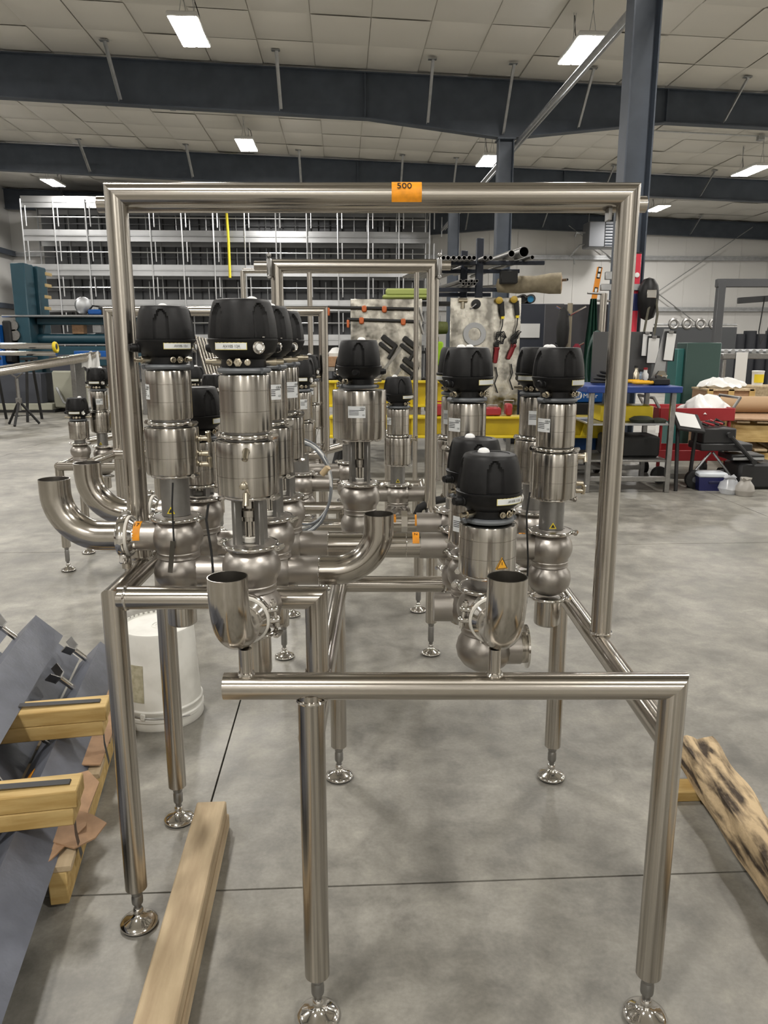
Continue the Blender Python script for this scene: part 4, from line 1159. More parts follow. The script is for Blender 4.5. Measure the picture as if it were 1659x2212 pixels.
for k, (x, y, lab) in enumerate(((1072, 765, 'red corded tool hanging on the board, upright'), (1105, 758, 'dark red grinder hanging on the board behind a valve head'))):
    p = on1(x, y, -.07)
    o = thing('power_tool', lab, 'power tool', p)
    MB().lathe([(.0, -.11), (.022, -.10), (.028, -.03), (.026, .04), (.034, .07), (.022, .09), (0, .09)], 16, (0, 0, 0), (.1 + .3 * k, 0, 1)).build('body', toolred, o)
    rod('hook', polished, o, (0, 0, .0), (0, .08, .02), .006, 6)
    bx('nose', rubber, o, (.03 * k, -.01, .11), (.05, .05, .06), .01)
    MB().tube([(0, 0, -.15), (.02, 0, -.25), (-.01, 0, -.34), (.03, 0, -.45)], .008, 6).build('cord', rubber, o)
o = thing('hose_ring', 'flat grey ring of hose leaning on the tool board', 'ring', on1(1025, 722, -.02))
MB().lathe([(.075, 0), (.13, 0), (.135, .01), (.13, .02), (.075, .02), (.075, 0)], 32, (0, 0, 0), (0, -1, .1), cap=False).build('ring', mat('grey_ring', (.35, .36, .37), .5), o)
for k, (x, y, lab) in enumerate(((1000, 655, 'small steel tee fitting hung at the top of the board'), (1028, 657, 'black flanged disc hung at the top of the board'))):
    o = thing('pipe_fitting', lab, 'fitting', on1(x, y, -.03))
    if k: MB().lathe([(.05, 0), (.055, .02), (.02, .03), (0, .03)], 20, (0, 0, 0), (0, -1, 0)).build('disc', rubber, o); rod('handle', polished, o, (0, -.03, 0), (-.06, -.03, -.05), .01)
    else:
        MB().cyl((-.05, 0, .03), (.05, 0, .03), .025, n=12).build('branch', brass, o); MB().cyl((0, 0, .03), (0, 0, -.06), .022, n=12).build('stem', brass, o)
# cantilever pipe rack
FR = 12.2
o = thing('pipe_rack', 'navy cantilever rack stacked with steel pipes', 'rack', (at(1037, 640, FR).x, FR, 0))
ox = o.location.x
rnavy = mat('rack_navy', (.012, .018, .035), .5)
for x, y0 in ((1037, 515), (1003, 542)):
    q = at(x, y0, FR + (0 if x > 1010 else .8))
    bx('post', rnavy, o, (q.x - ox, q.y - FR, q.z / 2), (.11, .11, q.z), .008)
arms = ((952, 1176, 568), (932, 1122, 586), (930, 1176, 626), (930, 1060, 637))
for k, (x0, x1, y) in enumerate(arms):
    f = FR + (0 if k % 2 == 0 else .8)
    a, b = at(x0, y, f), at(x1, y, f)
    bx('arm', rnavy, o, ((a.x + b.x) / 2 - ox, f - FR - .0, a.z), (b.x - a.x, .07, .06), .006)
def rack_pipe(px, py, r, lab, L_=3.2, m=darksteel, dx=-.55):
    q = at(px, py, FR - .35)
    t = thing('steel_pipe', lab, 'pipe', q, 0, 'pipes on the navy rack')
    hollow([V((0, 0, 0)), V((dx, L_, .0))], r, .006, 16).build('tube', m, t)
darkpipe = mat('dark_pipe', (.10, .095, .09), .45, .7)
ORD = ('first', 'second', 'third', 'fourth', 'fifth', 'sixth', 'seventh', 'eighth', 'ninth')
for i, px in enumerate((958, 968, 980, 992, 1003, 1014, 1024, 1048, 1060)):
    rack_pipe(px, 557, .034, ORD[i] + ' grey pipe from the gate frame on the rack top arm', dx=-.5)
for i, px in enumerate((995, 1001, 1007, 1013, 1019, 1025, 1030)):
    rack_pipe(px, 613 - (0 if i % 2 else 6), .026, ORD[i] + ' thin pipe from the gate frame on the rack lower arm', dx=-.5)
rack_pipe(1105, 548, .05, 'larger pipe sticking out past the column, upper of the pair')
rack_pipe(1132, 544, .075, 'largest pipe end sticking out past the column')
rack_pipe(1150, 556, .032, 'pipe end tucked under the largest pipe')
rack_pipe(1226, 604, .022, 'thin pipe poking out of the wrapped bundle', L_=1.8, dx=-1.3)
q = at(1150, 614, FR - .2)
o = thing('wrapped_bundle', 'cloth-wrapped bundle with rusty end lying on the rack arm', 'bundle', q)
MB().lathe([(.0, -.55), (.10, -.52), (.13, -.2), (.12, .05), (.15, .25), (.155, .42), (.14, .43), (.0, .40)], 20, (0, 0, 0), (1, -.25, .02)).build('wrap', mat('canvas_wrap', (.33, .28, .19), .8, noise=.2, nscale=(8, 8, 8)), o)
MB().lathe([(.13, .425), (.10, .435), (0, .435)], 14, (0, 0, 0), (1, -.25, .02)).build('rusty_end', mat('rust_white', (.55, .35, .2), .7, noise=.4, nscale=(20, 20, 20)), o)
bx('block', rubber, o, (-.38, -.1, .09), (.25, .2, .18), .01)
# green padding on the rack between the boards
olive = mat('olive_foam', (.14, .16, .05), .7, noise=.25, nscale=(10, 10, 10))
lime = mat('lime_foam', (.36, .42, .12), .7)
for k, (x0, x1, y0, y1, m_, lab) in enumerate(((833, 930, 625, 640, lime, 'lime green foam slab on top of the board shelf'), (826, 935, 638, 647, lime, 'thin green slab under the lime foam slab'), (925, 945, 633, 668, olive, 'olive block beside the gate upright'), (928, 962, 695, 722, olive, 'rolled olive blanket between the two boards'), (940, 955, 738, 790, mat('bright_lime', (.40, .70, .02), .5), 'bright lime bin between the two boards'), (928, 945, 725, 800, olive, 'olive blankets stacked low between the two boards'))):
    a, b = at(x0, y0, 10.0), at(x1, y1, 10.0)
    o = thing('padding_block', lab, 'padding', ((a.x + b.x) / 2, 10.0, b.z))
    if k == 3: MB().lathe([(.0, -.12), (.075, -.12), (.08, 0), (.075, .12), (0, .12)], 20, (0, 0, .08), (1, .2, 0)).build('roll', m_, o)
    else: bx('slab', m_, o, (0, 0, (a.z - b.z) / 2), (b.x - a.x, .35, a.z - b.z), .02)
# storage shelf behind the boards that carries these
o = thing('storage_shelf', 'dark storage shelf between and behind the two tool boards', 'shelf', (at(945, 800, 10.1).x, 10.1, 0))
for z in (.45, .95, 1.30, at(880, 648, 10.0).z - .02): bx('shelf_board', rubber, o, (-.25, .05, z - .02), (1.5, .5, .035))
for s in (-1.0, .48): bx('upright', rubber, o, (s, .25, .98), (.05, .05, 1.96))
# yellow beams
def yellow_beam(x0, x1, yt, yb, F, label, lugs=()):
    a, b = at(x0, yt, F), at(x1, yb, F)
    h = a.z - b.z; L_ = b.x - a.x
    o = thing('yellow_beam', label, 'steel beam', (a.x, F, b.z))
    bx('web', yel, o, (L_ / 2, 0, h / 2), (L_, .02, h), .002)
    bx('flange', yel, o, (L_ / 2, 0, h - .012), (L_, .22, .024), .004); bx('flange', yel, o, (L_ / 2, 0, .012), (L_, .22, .024), .004)
    for t in (.08, .3, .52, .72): bx('stiffener', yel, o, (L_ * t, -.05, h / 2), (.016, .10, h - .05), .002)
    for q in lugs: MB().prism([(-.09, 0), (.09, 0), (.05, .16), (0, .20), (-.05, .16)], (q - a.x, -.1, .02), (1, 0, 0), (0, 0, 1), .03).build('lug', yel, o)
    return o
FY = 7.9
yb = yellow_beam(712, 1302, 898, 944, FY, 'long yellow lifting beam lying behind the valves', lugs=(at(1268, 930, FY).x,))
yellow_beam(705, 960, 822, 878, 8.8, 'shorter yellow beam standing behind the long one')
for k, px in enumerate((735, 1000, 1210)):
    q = at(px, 944, FY)
    o = thing('beam_trestle', ('dark trestle under the lifting beam behind the drum-actuator valve', 'dark trestle under the middle of the lifting beam', 'dark trestle under the lug end of the lifting beam')[k], 'trestle', (q.x, FY, 0))
    bx('top', rubber, o, (0, 0, q.z - .03), (.12, .5, .06))
    for s in (-1, 1): rod('leg', rubber, o, (0, s * .2, q.z - .05), (s * .1, s * .3, 0), .025)
q = at(735, 878, 8.8)
for k, px in enumerate((735, 930)):
    q = at(px, 878, 8.8)
    o = thing('beam_trestle', ('dark trestle under the shorter beam, gate side', 'dark trestle under the shorter beam, board side')[k], 'trestle', (q.x, 8.8, 0))
    bx('top', rubber, o, (0, 0, q.z - .03), (.12, .4, .06))
    for s in (-1, 1): rod('leg', rubber, o, (0, s * .15, q.z - .05), (0, s * .2, 0), .025)
for k, (x0, x1, y0, y1, lab) in enumerate(((928, 966, 868, 897, 'red open tool case on the yellow beam beside the gate upright'), (1046, 1080, 876, 897, 'red tool case on the yellow beam behind a tall valve'), (1092, 1104, 866, 897, 'small red tool standing on the yellow beam'))):
    a, b = at(x0, y0, FY), at(x1, y1, FY)
    o = thing('tool_case', lab, 'tool box', ((a.x + b.x) / 2, FY, b.z + .004))
    bx('case', redp, o, (0, 0, (a.z - b.z) * .4), (b.x - a.x, .16, (a.z - b.z) * .8), .012)
    MB().tube([(-.05, -.02, (a.z - b.z) * .75), (-.05, -.02, a.z - b.z), (.05, -.02, a.z - b.z), (.05, -.02, (a.z - b.z) * .75)], .008, 6).build('handle', darksteel if k else redp, o)
q = at(727, 792, 9.4)
o = thing('cardboard_box', 'small cardboard box with white bag beside the wide gate upright', 'box', q); q2 = at(727, 770, 9.4)
bx('carton', cardm, o, (0, 0, (q2.z - q.z) / 2 + .0), (.22, .2, q2.z - q.z), .004)
MB().lathe([(.0, .12), (.09, .10), (.10, .14), (.05, .20), (0, .21)], 14, (0, 0, .02)).build('white_bag', whitep, o)
o2_ = thing('side_table', 'low grey table carrying the small cardboard box', 'table', (q.x, 9.4, 0)); bx('top', darksteel, o2_, (0, 0, q.z - .025), (.7, .5, .045)); 
for sx in (-.3, .3):
    for sy in (-.2, .2): bx('leg', darksteel, o2_, (sx, sy, q.z / 2 - .03), (.04, .04, q.z - .05))
# bar stock leaning
ORDB = ('first', 'second', 'third', 'fourth', 'fifth', 'sixth')
for k in range(6):
    a, b = at(418 + 7 * k, 725 + 2 * k, 9.0), at(446 + 6 * k, 800, 9.0)
    o = thing('bar_stock', ORDB[k] + ' leaning steel bar from the gate upright, behind the front valves', 'bar', V((b.x, 9.0, 0)), 0, 'bars leaning behind the front valves')
    rod('bar', steel, o, (0, 0, .0) if False else V((.25, 0, 0)), (a - b) + V((0, .1, b.z)), .0145)
# ------------------------------------------------------------------ welding bay beside the plain column
bluep = mat('blue_table_paint', (.015, .045, .22), .4)
mblue = mat('welder_blue', (.005, .085, .33), .4)
# grey weld screen with coat stand
FS = 9.9
a, b = at(1186, 655, FS), at(1322, 850, FS)
o = thing('weld_screen', 'tall charcoal welding screen behind the coat stand', 'screen', ((a.x + b.x) / 2, FS + .25, 0))
bx('panel', mat('charcoal_screen', (.050, .050, .056), .6), o, (0, 0, a.z / 2 + .05), (b.x - a.x, .03, a.z - .1), .01)
for s in (-1, 1): bx('foot', rubber, o, (s * .5, 0, .03), (.05, .5, .06))
p = at(1232, 655, FS - .3)
o = thing('coat_stand', 'weathered coat stand with steel hooks and rags', 'stand', (p.x, FS - .3, 0))
MB().cyl((0, 0, 0), (0, 0, p.z), .032, n=12).build('pole', mat('weathered_wood', (.34, .30, .22), .8), o)
for zz in (p.z - .09, p.z - .52):
    for s in (-1, 1): rod('hook', polished, o, (0, -.03, zz - .05), (s * .18, -.05, zz + .05), .011, 8)
MB().lathe([(.02, .30), (.06, .24), (.08, .05), (.07, -.12), (.03, -.2), (0, -.2)], 12, (-.09, -.06, p.z - .35)).build('dark_rag', rubber, o)
MB().lathe([(.02, .14), (.05, .10), (.06, -.02), (.05, -.1), (0, -.12)], 12, (.09, -.06, p.z - .62)).build('red_rag', mat('red_rag', (.25, .02, .04), .8), o)
# dark locker with white sheet behind grinders board
a = at(1148, 690, 11.0)
o = thing('locker', 'dark blue-grey locker with a white sheet taped on it', 'locker', (a.x, 11.0, 0))
bx('body', mat('locker_navy', (.03, .035, .05), .5), o, (.05, 0, .96), (.72, .4, 1.92), .01)
bx('notice_sheet', whitep, o, (-.06, -.215, 1.56), (.28, .01, .19), .002)
o = thing('tube_pair', 'black tube pair with blue end cap lying on the locker', 'tube', (at(1138, 664, 10.9).x, 10.9, 1.93 + .06))
for s, m_ in ((-1, rubber), (1, mat('bright_blue_cap', (.02, .28, .55), .5))):
    hollow([V((s * .055, 0, 0)), V((s * .055, .4, 0))], .062, .008, 18).build('tube', rubber, o)
    MB().lathe([(.045, .05), (.045, .06), (0, .06)], 16, (s * .055, .1, 0), (0, -1, 0)).build('end_cap', m_, o)
# items hung on the near column
PC = B(3.39, 9.34)
def onc(px, py, dy): return at(px, py, PC.y + dy)
a, b = onc(1378, 545, -.20), onc(1362, 786, -.20)
o = thing('spirit_level', 'long red spirit level hanging on the near column', 'level', b)
dv = a - b; M3 = Matrix.Rotation(math.atan2(dv.x, dv.z), 3, 'Y')
bx('body', mat('level_red', (.62, .03, .06), .35), o, dv / 2, (.085, .03, dv.length), .006, M3)
MB().lathe([(.026, 0), (.028, .012), (.018, .014), (0, .014)], 18, dv * .80 + V((0, -.015, 0)), (0, -1, 0)).build('vial_ring', whitep, o)
bx('end_cap', rubber, o, dv * .992, (.09, .035, .02), .004, M3)
bx('blue_tape', mat('blue_tape', (.02, .03, .12), .5), o, dv * .56, (.089, .034, .20), .004, M3)
a, b = onc(1296, 577, -.22), onc(1279, 668, -.22)
o = thing('spirit_level', 'short orange spirit level with white vials hanging by the column', 'level', b); dv = a - b; M3 = Matrix.Rotation(math.atan2(dv.x, dv.z), 3, 'Y')
bx('body', mat('level_orange', (.75, .27, .02), .4), o, dv / 2, (.062, .022, dv.length), .004, M3)
for t in (.93, .80, .45, .15):
    bx('window', rubber, o, dv * t + V((0, -.008, 0)), (.04, .012, .07), .002, M3); bx('vial', whitep, o, dv * t + V((0, -.012, 0)), (.026, .012, .04), .002, M3)
p = onc(1400, 640, -.30)
o = thing('welding_helmet', 'black welding helmet hanging from the column bracket with strap', 'helmet', p)
MB().lathe([(.02, -.27), (.08, -.24), (.115, -.10), (.12, .02), (.105, .12), (.06, .19), (0, .21)], 20, (0, .0, 0)).build('shell', blackp, o)
bx('visor', polished, o, (0, -.118, .02), (.11, .01, .09), .004)
MB().tube([(.06, -.08, .0), (.09, -.1, -.2), (.07, -.1, -.42), (.01, -.1, -.50), (-.05, -.1, -.40), (-.02, -.1, -.15), (.06, -.08, .0)], .014, 6).build('strap', mat('olive_strap', (.10, .095, .07), .8), o)
q0, q1 = onc(1296, 622, -.2), onc(1412, 620, -.2)
o = thing('column_bracket', 'grey bracket arm clamped across the near column', 'bracket', (q0 + q1) / 2)
bx('arm', galv, o, (0, -.02, 0), ((q1 - q0).x, .05, .075), .006); bx('arm', galv, o, (-.18, -.02, .13), (.18, .05, .09), .006)
MB().lathe([(.035, 0), (.04, .02), (.03, .05), (0, .05)], 16, ((q1 - q0).x / 2 - .03, -.03, 0), (0, -1, 0)).build('end_roller', rubber, o)
p = at(1278, 645, 9.0)
o = thing('green_curtain', 'dark green welding curtain drawn to a narrow hanging fold', 'curtain', (at(1276, 760, 9.0).x, 9.0, 1.0))
zt = p.z - 1.0; zb_ = at(1272, 835, 9.0).z - 1.0
m = MB(); vs = []; nn = 9
for i in range(nn):
    for z, w in ((zt, .35), (zt * .45, .75), (zb_, 1.0)):
        vs.append(((i / (nn - 1) - .5) * .17 * w, .025 * math.sin(i * 2.1), z))
for i in range(nn):
    for z, w in ((zt, .35), (zt * .45, .75), (zb_, 1.0)):
        vs.append(((i / (nn - 1) - .5) * .17 * w, .03 + .025 * math.sin(i * 2.1), z))
fs = []
for i in range(nn - 1):
    for j in range(2):
        q = i * 3 + j
        fs += [(q, q + 3, q + 4, q + 1), (nn * 3 + q, nn * 3 + q + 1, nn * 3 + q + 4, nn * 3 + q + 3)]
rod('curtain_rail', darksteel, o, (0, .015, zt - .02), (PC.x - o.location.x, .30, zt - .02), .012)
m.add(vs, fs).build('cloth', mat('curtain_green', (.012, .055, .035), .6), o, 80)
o = thing('pipe_stand', 'plain stainless stand pipe with tee handle beside the green curtain', 'stand', (at(1291, 800, 8.6).x, 8.6, 0)); zt = at(1295, 634, 8.6).z
MB().cyl((0, 0, 0), (.02, 0, zt), .038, n=16).build('pipe', steel, o); rod('tee_handle', darksteel, o, (-.16, 0, zt + .005), (.04, 0, zt - .005), .012); MB().lathe([(.12, 0), (.12, .02), (.05, .03)], 20).build('base', darksteel, o)

# blue welding table
FT_ = 7.15
pr = ground(1443, 1060); zt = at(1440, 834, FT_).z
xL_, xR_ = at(1273, 940, FT_).x, at(1447, 940, FT_).x
o = thing('welding_table', 'blue-topped steel welding table with open lower shelves', 'table', ((xL_ + xR_) / 2, FT_ + .35, 0))
w_ = (xR_ - xL_)
bx('top', bluep, o, (0, 0, zt - .03), (w_ + .12, .85, .06), .006)
for sx in (-1, 1):
    for sy in (-1, 1): bx('leg', darksteel, o, (sx * w_ / 2, sy * .36, (zt - .06) / 2), (.045, .045, zt - .06), .003)
zs = at(1400, 917, FT_).z
bx('shelf', galv, o, (0, 0, zs), (w_, .72, .02), .003); bx('shelf', darksteel, o, (0, 0, .30), (w_, .72, .02), .003)
bx('stretcher', darksteel, o, (0, -.36, .13), (w_, .04, .05)); bx('stretcher', darksteel, o, (0, .36, .13), (w_, .04, .05))
MB().cyl((-w_ / 2, -.35, .30), (-w_ / 2 + .35, .1, .13), .02, n=8).build('diagonal_brace', darksteel, o)
tb = o.location.copy()
a = at(1462, 722, FT_)
MB().prism([(0, 0), (.13, 0), (.15, .52), (.10, .52)], V((w_ / 2 - .12, -.05, zt)), (1, 0, 0), (0, 0, 1), .012).build('end_plate', galv, o)
bx('back_board', mat('back_board_grey', (.09, .09, .09), .5, .4), o, (w_ / 2 - .30, .30, zt + .25), (.6, .015, .5), .003)
# clipboards
for k, (x, y, wd, ht, lab) in enumerate(((1408, 756, .105, .25, 'clipboard with curled papers on the table back board, nearer the column'), (1395, 744, .08, .22, 'clipboard half hidden behind the first one'), (1447, 748, .085, .26, 'long white sheet clipped to the table end plate'))):
    q = at(x, y, FT_ + (.60 if k < 2 else .26)); q.y -= .02 * (2 - k)
    c = thing('clipboard', lab, 'clipboard', q)
    bx('board', rubber, c, (0, .006, 0), (wd + .02, .006, ht + .02), .002)
    bx('paper', whitep, c, (0, 0, -.006), (wd, .006, ht - .01), .001, rot3(0, R(4 if k == 2 else 1), 0)); bx('clip', darksteel, c, (0, -.008, ht / 2), (.045, .014, .025), .003)
# things on the table
zt0 = zt + .002
def on_table(px, dy): return V((at(px, 834, FT_ + dy).x, FT_ + dy, zt0))
for k, (px, dy, r) in enumerate(((1388, .15, .085), (1370, .35, .07))):
    c = thing('face_shield', ('yellow headgear ring lying on the blue table front', 'yellow headgear ring lying behind the other ring')[k], 'headgear', on_table(px, dy))
    MB().torus((0, 0, .025), (0, 0, 1), r, .016, 20, 8).build('band', mat('headgear_yellow%d' % k, (.80, .42, .01), .45), c); bx('knob', rubber, c, (r, 0, .025), (.04, .03, .035), .006)
for k, (px, dy, hh, m_, lab) in enumerate(((1392, .55, .13, whitep, 'white spray bottle on the blue table'), (1384, .6, .11, mat('clear_bottle', (.35, .42, .5), .2), 'pale blue plastic bottle on the blue table'), (1372, .5, .15, brass, 'brass torch nozzle can on the blue table'), (1423, .45, .16, galv, 'small metal can on the blue table by the end plate'))):
    c = thing('bottle', lab, 'bottle', on_table(px, dy))
    MB().lathe([(.03, 0), (.032, .01), (.032, hh * .65), (.018, hh * .8), (.018, hh), (0, hh)], 16).build('body', m_, c); MB().lathe([(.02, hh), (.02, hh + .02), (0, hh + .022)], 12).build('cap', rubber if k else redp, c)
c = thing('foil_tray', 'crumpled foil and dark tray on the blue table corner', 'tray', on_table(1422, .2))
bx('tray', rubber, c, (0, 0, .03), (.16, .18, .06), .01); MB().lathe([(.05, .05), (.06, .09), (.03, .13), (0, .12)], 7, (.02, 0, .0)).build('foil', polished, c)
c = thing('cable_heap', 'black cable coil on the blue table beside the near column', 'cable', on_table(1305, .3))
for q in range(4): MB().torus((.02 * q, .01 * q, .02 + .025 * q), (.1 * q, .05, 1), .12 - .01 * q, .013, 20, 6).build('loop', rubber, c)
c = thing('hose_hank', 'dark green hose hanging in loops beside the stand pipe', 'hose', V((at(1285, 800, 8.52).x, 8.52, .55)))
for q in range(4): MB().torus((.02 * q - .03, .02 * q, .60), (.35 + .1 * q, 1, 0), .13 + .01 * q, .012, 24, 6).build('loop', grn, c)
for q in c.children: q.scale = (.55, 1, 2.2)
for q in c.children: q.location = (0, 0, -.72)
# welder
pw_ = at(1262, 868, 7.6)
c = thing('welder', 'blue welding machine with white logo under the table end', 'welder', (at(1262, 868, 8.2).x, 8.5, .45))
hh = at(1262, 832, 8.25).z - .45
bx('case', mblue, c, (.03, 0, hh - .09), (.36, .5, .19), .01); bx('lower_case', rubber, c, (.03, 0, (hh - .19) / 2), (.36, .5, hh - .19), .01)
text('Miller', .068, whitep, c, (.075, -.2515, hh - .115), (R(90), 0, 0))
MB().lathe([(.042, 0), (.042, .002), (0, .002)], 24, (-.055, -.2505, hh - .11), (0, -1, 0)).build('logo_disc', whitep, c)
for q in (-1, 0, 1): MB().prism([(-.005, -.026), (.005, -.026), (.019, .026), (.009, .026)], V((-.062 + q * .016, -.2535, hh - .11)), (1, 0, 0), (0, 0, 1), .002).build('logo_bar', mblue, c)
d_ = thing('welder_cart', 'dark wheeled cart carrying the blue welding machine', 'cart', (c.location.x, 8.5, 0)); bx('tray', rubber, d_, (.03, 0, .43), (.5, .55, .035)); bx('drawer_box', mblue, d_, (.03, 0, .27), (.34, .34, .27), .01)
for sx in (-1, 1):
    for sy in (-1, 1): MB().lathe([(.0, -.025), (.07, -.025), (.07, .025), (0, .025)], 16, (sx * .2, sy * .2, .07), (1, 0, 0)).build('wheel', rubber, d_); bx('leg', rubber, d_, (sx * .2, sy * .2, .28), (.04, .04, .30))
# shelf contents
c = thing('work_gloves', 'crumpled grey-green work gloves with a tag on the table shelf', 'gloves', V((at(1395, 910, FT_).x, FT_ + .12, zs + .011)))
MB().lathe([(.0, 0), (.10, 0), (.12, .03), (.07, .055), (0, .06)], 9, (0, 0, 0)).build('glove', mat('glove_green', (.07, .08, .06), .9), c); MB().lathe([(.0, 0), (.07, 0), (.08, .025), (.04, .04), (0, .045)], 8, (.15, -.03, 0)).build('glove', MATS['glove_green'], c)
bx('tag', whitep, c, (.10, -.155, -.05), (.035, .004, .07), .001)
c = thing('tool_bin', 'yellow and red tool bin on the table shelf', 'bin', V((at(1365, 905, FT_).x, FT_ + .3, zs + .011))); bx('bin', yel, c, (0, 0, .075), (.5, .3, .15), .01); bx('rim', redp, c, (-.1, -.152, .19), (.11, .03, .05), .004); bx('hook', yel, c, (-.1, -.152, .24), (.11, .03, .06), .004)
c = thing('dark_case', 'black storage case on the lowest table shelf', 'case', V((tb.x + .1, tb.y, .312))); bx('case', rubber, c, (0, 0, .10), (.5, .4, .2), .02)

# red service cart and tool boxes
FC = 8.1
x0, x1 = at(1405, 900, FC).x, at(1560, 900, FC).x
o = thing('service_cart', 'red two-tray service cart with grey push handles', 'cart', ((x0 + x1) / 2, FC, 0))
zt = at(1480, 877, FC).z; w_ = x1 - x0
def traybox(z, h):
    t = bx('tray', redp, o, (0, 0, z + .01), (w_, .55, .02))
    for sx in (-1, 1): bx('tray_side', redp, o, (sx * w_ / 2, 0, z + h / 2), (.02, .55, h))
    for sy in (-1, 1): bx('tray_side', redp, o, (0, sy * .275, z + h / 2), (w_, .02, h))
traybox(zt - .13, .13); traybox(.20, .11)
for sx in (-1, 1):
    for sy in (-1, 1):
        rod('post', redp, o, (sx * w_ * .46, sy * .24, .1), (sx * w_ * .46, sy * .24, zt - .1), .018)
        MB().lathe([(0, -.02), (.06, -.02), (.06, .02), (0, .02)], 14, (sx * w_ * .42, sy * .22, .06), (1, 0, 0)).build('caster', rubber, o)
    MB().tube([(sx * w_ * .5, -.24, zt), (sx * (w_ * .5 + .06), -.24, zt + .10), (sx * (w_ * .5 + .06), .24, zt + .10), (sx * w_ * .5, .24, zt)], .016, 8).build('push_handle', darksteel, o)
c = thing('white_rags', 'bundle of white rags lying on the red cart', 'rags', (at(1515, 870, FC).x, FC - .05, zt - .115))
rg = MB().lathe([(.0, 0), (.14, .01), (.19, .05), (.18, .10), (.15, .14), (.11, .17), (.06, .19), (0, .195)], 28).build('rag', whitep, c, 60)
for v in rg.data.vertices:
    a_ = math.atan2(v.co.y, v.co.x); k_ = 1 + .22 * math.sin(3 * a_ + 1) + .12 * math.sin(7 * a_ + 30 * v.co.z)
    v.co.x *= 1.3 * k_; v.co.y *= k_; v.co.z = max(0, v.co.z * (1 + .3 * math.sin(2 * a_ + .6)) + .012 * math.sin(v.co.x * 55) * (v.co.z > .02))
# tool trolley with black boxes in front of the cart
FK = 7.45
bxm = mat('tool_box_black', (.014, .014, .015), .5)
o = thing('tool_trolley', 'black cantilever tool trolley standing open with side arm and wheels', 'tool box', (at(1530, 1050, FK).x, FK, 0))
bxx = o.location.x
def zat(y): return at(1530, y, FK).z
q = at(1540, 945, FK); bx('upper_box', bxm, o, (q.x - bxx, 0, (zat(922) + zat(955)) / 2), (.32, .30, zat(922) - zat(955)), .012)
bx('middle_tray', bxm, o, (at(1555, 960, FK).x - bxx, 0, zat(962)), (.5, .32, .07), .01)
bx('lower_tray', bxm, o, (at(1600, 985, FK).x - bxx, 0, zat(984)), (.32, .32, .06), .01)
bx('bin', bxm, o, (at(1622, 1020, FK).x - bxx, 0, (zat(985) + 0) / 2 - .02), (.40, .36, zat(985) - .05), .03)
bx('latch_strip', galv, o, (at(1600, 985, FK).x - bxx, -.165, zat(986)), (.30, .01, .025), .002)
pts = [at(1576, 940, FK - .2), at(1628, 998, FK - .2)]
a_, b_2 = pts[0] - o.location, pts[1] - o.location
MB().tube([a_, b_2], .02, 8).build('side_arm', bxm, o)
for s_ in (a_, b_2): MB().lathe([(.026, -.02), (.026, .02), (0, .022)], 12, s_, (0, -1, 0)).build('pivot', bxm, o)
for pa_, pb_ in (((1535, 977), (1490, 1030)), ((1540, 977), (1578, 1028))):
    rod('strut', galv, o, at(*pa_, FK - .05) - o.location, at(*pb_, FK - .05) - o.location, .012)
qw = at(1499, 1040, FK - .1) - o.location
wh = MB().lathe([(.03, -.03), (.07, -.03), (.088, -.025), (.09, 0), (.088, .025), (.07, .03), (.03, .03)], 28, (qw.x, qw.y, .09), (0, -1, 0)).build('wheel', rubber, o)
MB().lathe([(.0, 0), (.028, 0), (.03, .034), (0, .036)], 16, (qw.x, qw.y, .09), (0, -1, 0)).build('hub', greyp, wh)
for q in range(6): MB().box((qw.x + .05 * math.cos(q * 1.047), qw.y - .026, .09 + .05 * math.sin(q * 1.047)), (.05, .012, .014), rot3(0, -q * 1.047, 0)).build('spoke', rubber, wh)
MB().lathe([(0, -.03), (.085, -.03), (.085, .03), (0, .03)], 20, (qw.x - .25, qw.y + .25, .09), (0, -1, 0)).build('wheel', rubber, o)
for q in range(5):
    c = thing('hand_tool', ('first', 'second', 'third', 'fourth', 'fifth')[q] + ' hand tool from the table in the open trolley top', 'tool', V((at(1518 + q * 11, 920, FK).x, FK - .05 + .03 * q, zat(922) + .01)), R(30 * q), 'tools in the trolley top')
    MB().cyl((0, -.06, .012), (0, .07, .02 + .01 * q), .012, n=8).build('handle', redp if q % 2 else rubber, c); MB().cyl((0, .07, .02 + .01 * q), (0, .11, .03), .006, n=6).build('tip', polished, c)
bk = thing('black_stand', 'black angled stand holding a blank white sheet beside the table', 'stand', (at(1478, 1000, 7.3).x, 7.3, 0))
zz = at(1480, 912, 7.3).z
M3 = rot3(R(28), R(8), 0)
bx('tray', bxm, bk, (0, 0, zz), (.27, .3, .03), .008, M3); bx('sheet', whitep, bk, V((-.01, 0, zz)) + M3 @ V((0, 0, .022)), (.20, .24, .006), .001, M3)
for s in (-1, 1): rod('leg', bxm, bk, (s * .09, 0, zz - .03), (s * .10, .1 * s, 0), .018)
# cooler
q = ground(1540, 1061)
o = thing('cooler', 'small navy cooler with white lid on the floor', 'cooler', (q.x, q.y + .1, 0), R(-4))
w_ = (at(1570, 1040, q.y).x - at(1510, 1040, q.y).x)
MB().add([(sx * w_ / 2 * k, sy * .10 * k, z) for z, k in ((0, .9), (.13, 1.0)) for sx, sy in ((-1, -1), (1, -1), (1, 1), (-1, 1))], [(0, 3, 2, 1), (4, 5, 6, 7)] + [(i, (i + 1) % 4, 4 + (i + 1) % 4, 4 + i) for i in range(4)]).build('tub', mat('cooler_navy', (.012, .015, .09), .4), o)
bx('lid', mat('cooler_lid', (.62, .66, .70), .45), o, (0, 0, .152), (w_ * 1.03, .21, .045), .012); bx('recess_shade', mat('cooler_navy_shade', (.008, .01, .05), .5), o, (.02, -.1, .085), (w_ * .45, .012, .025), .004)  # raised strip in darker navy imitates the shade of a handle recess
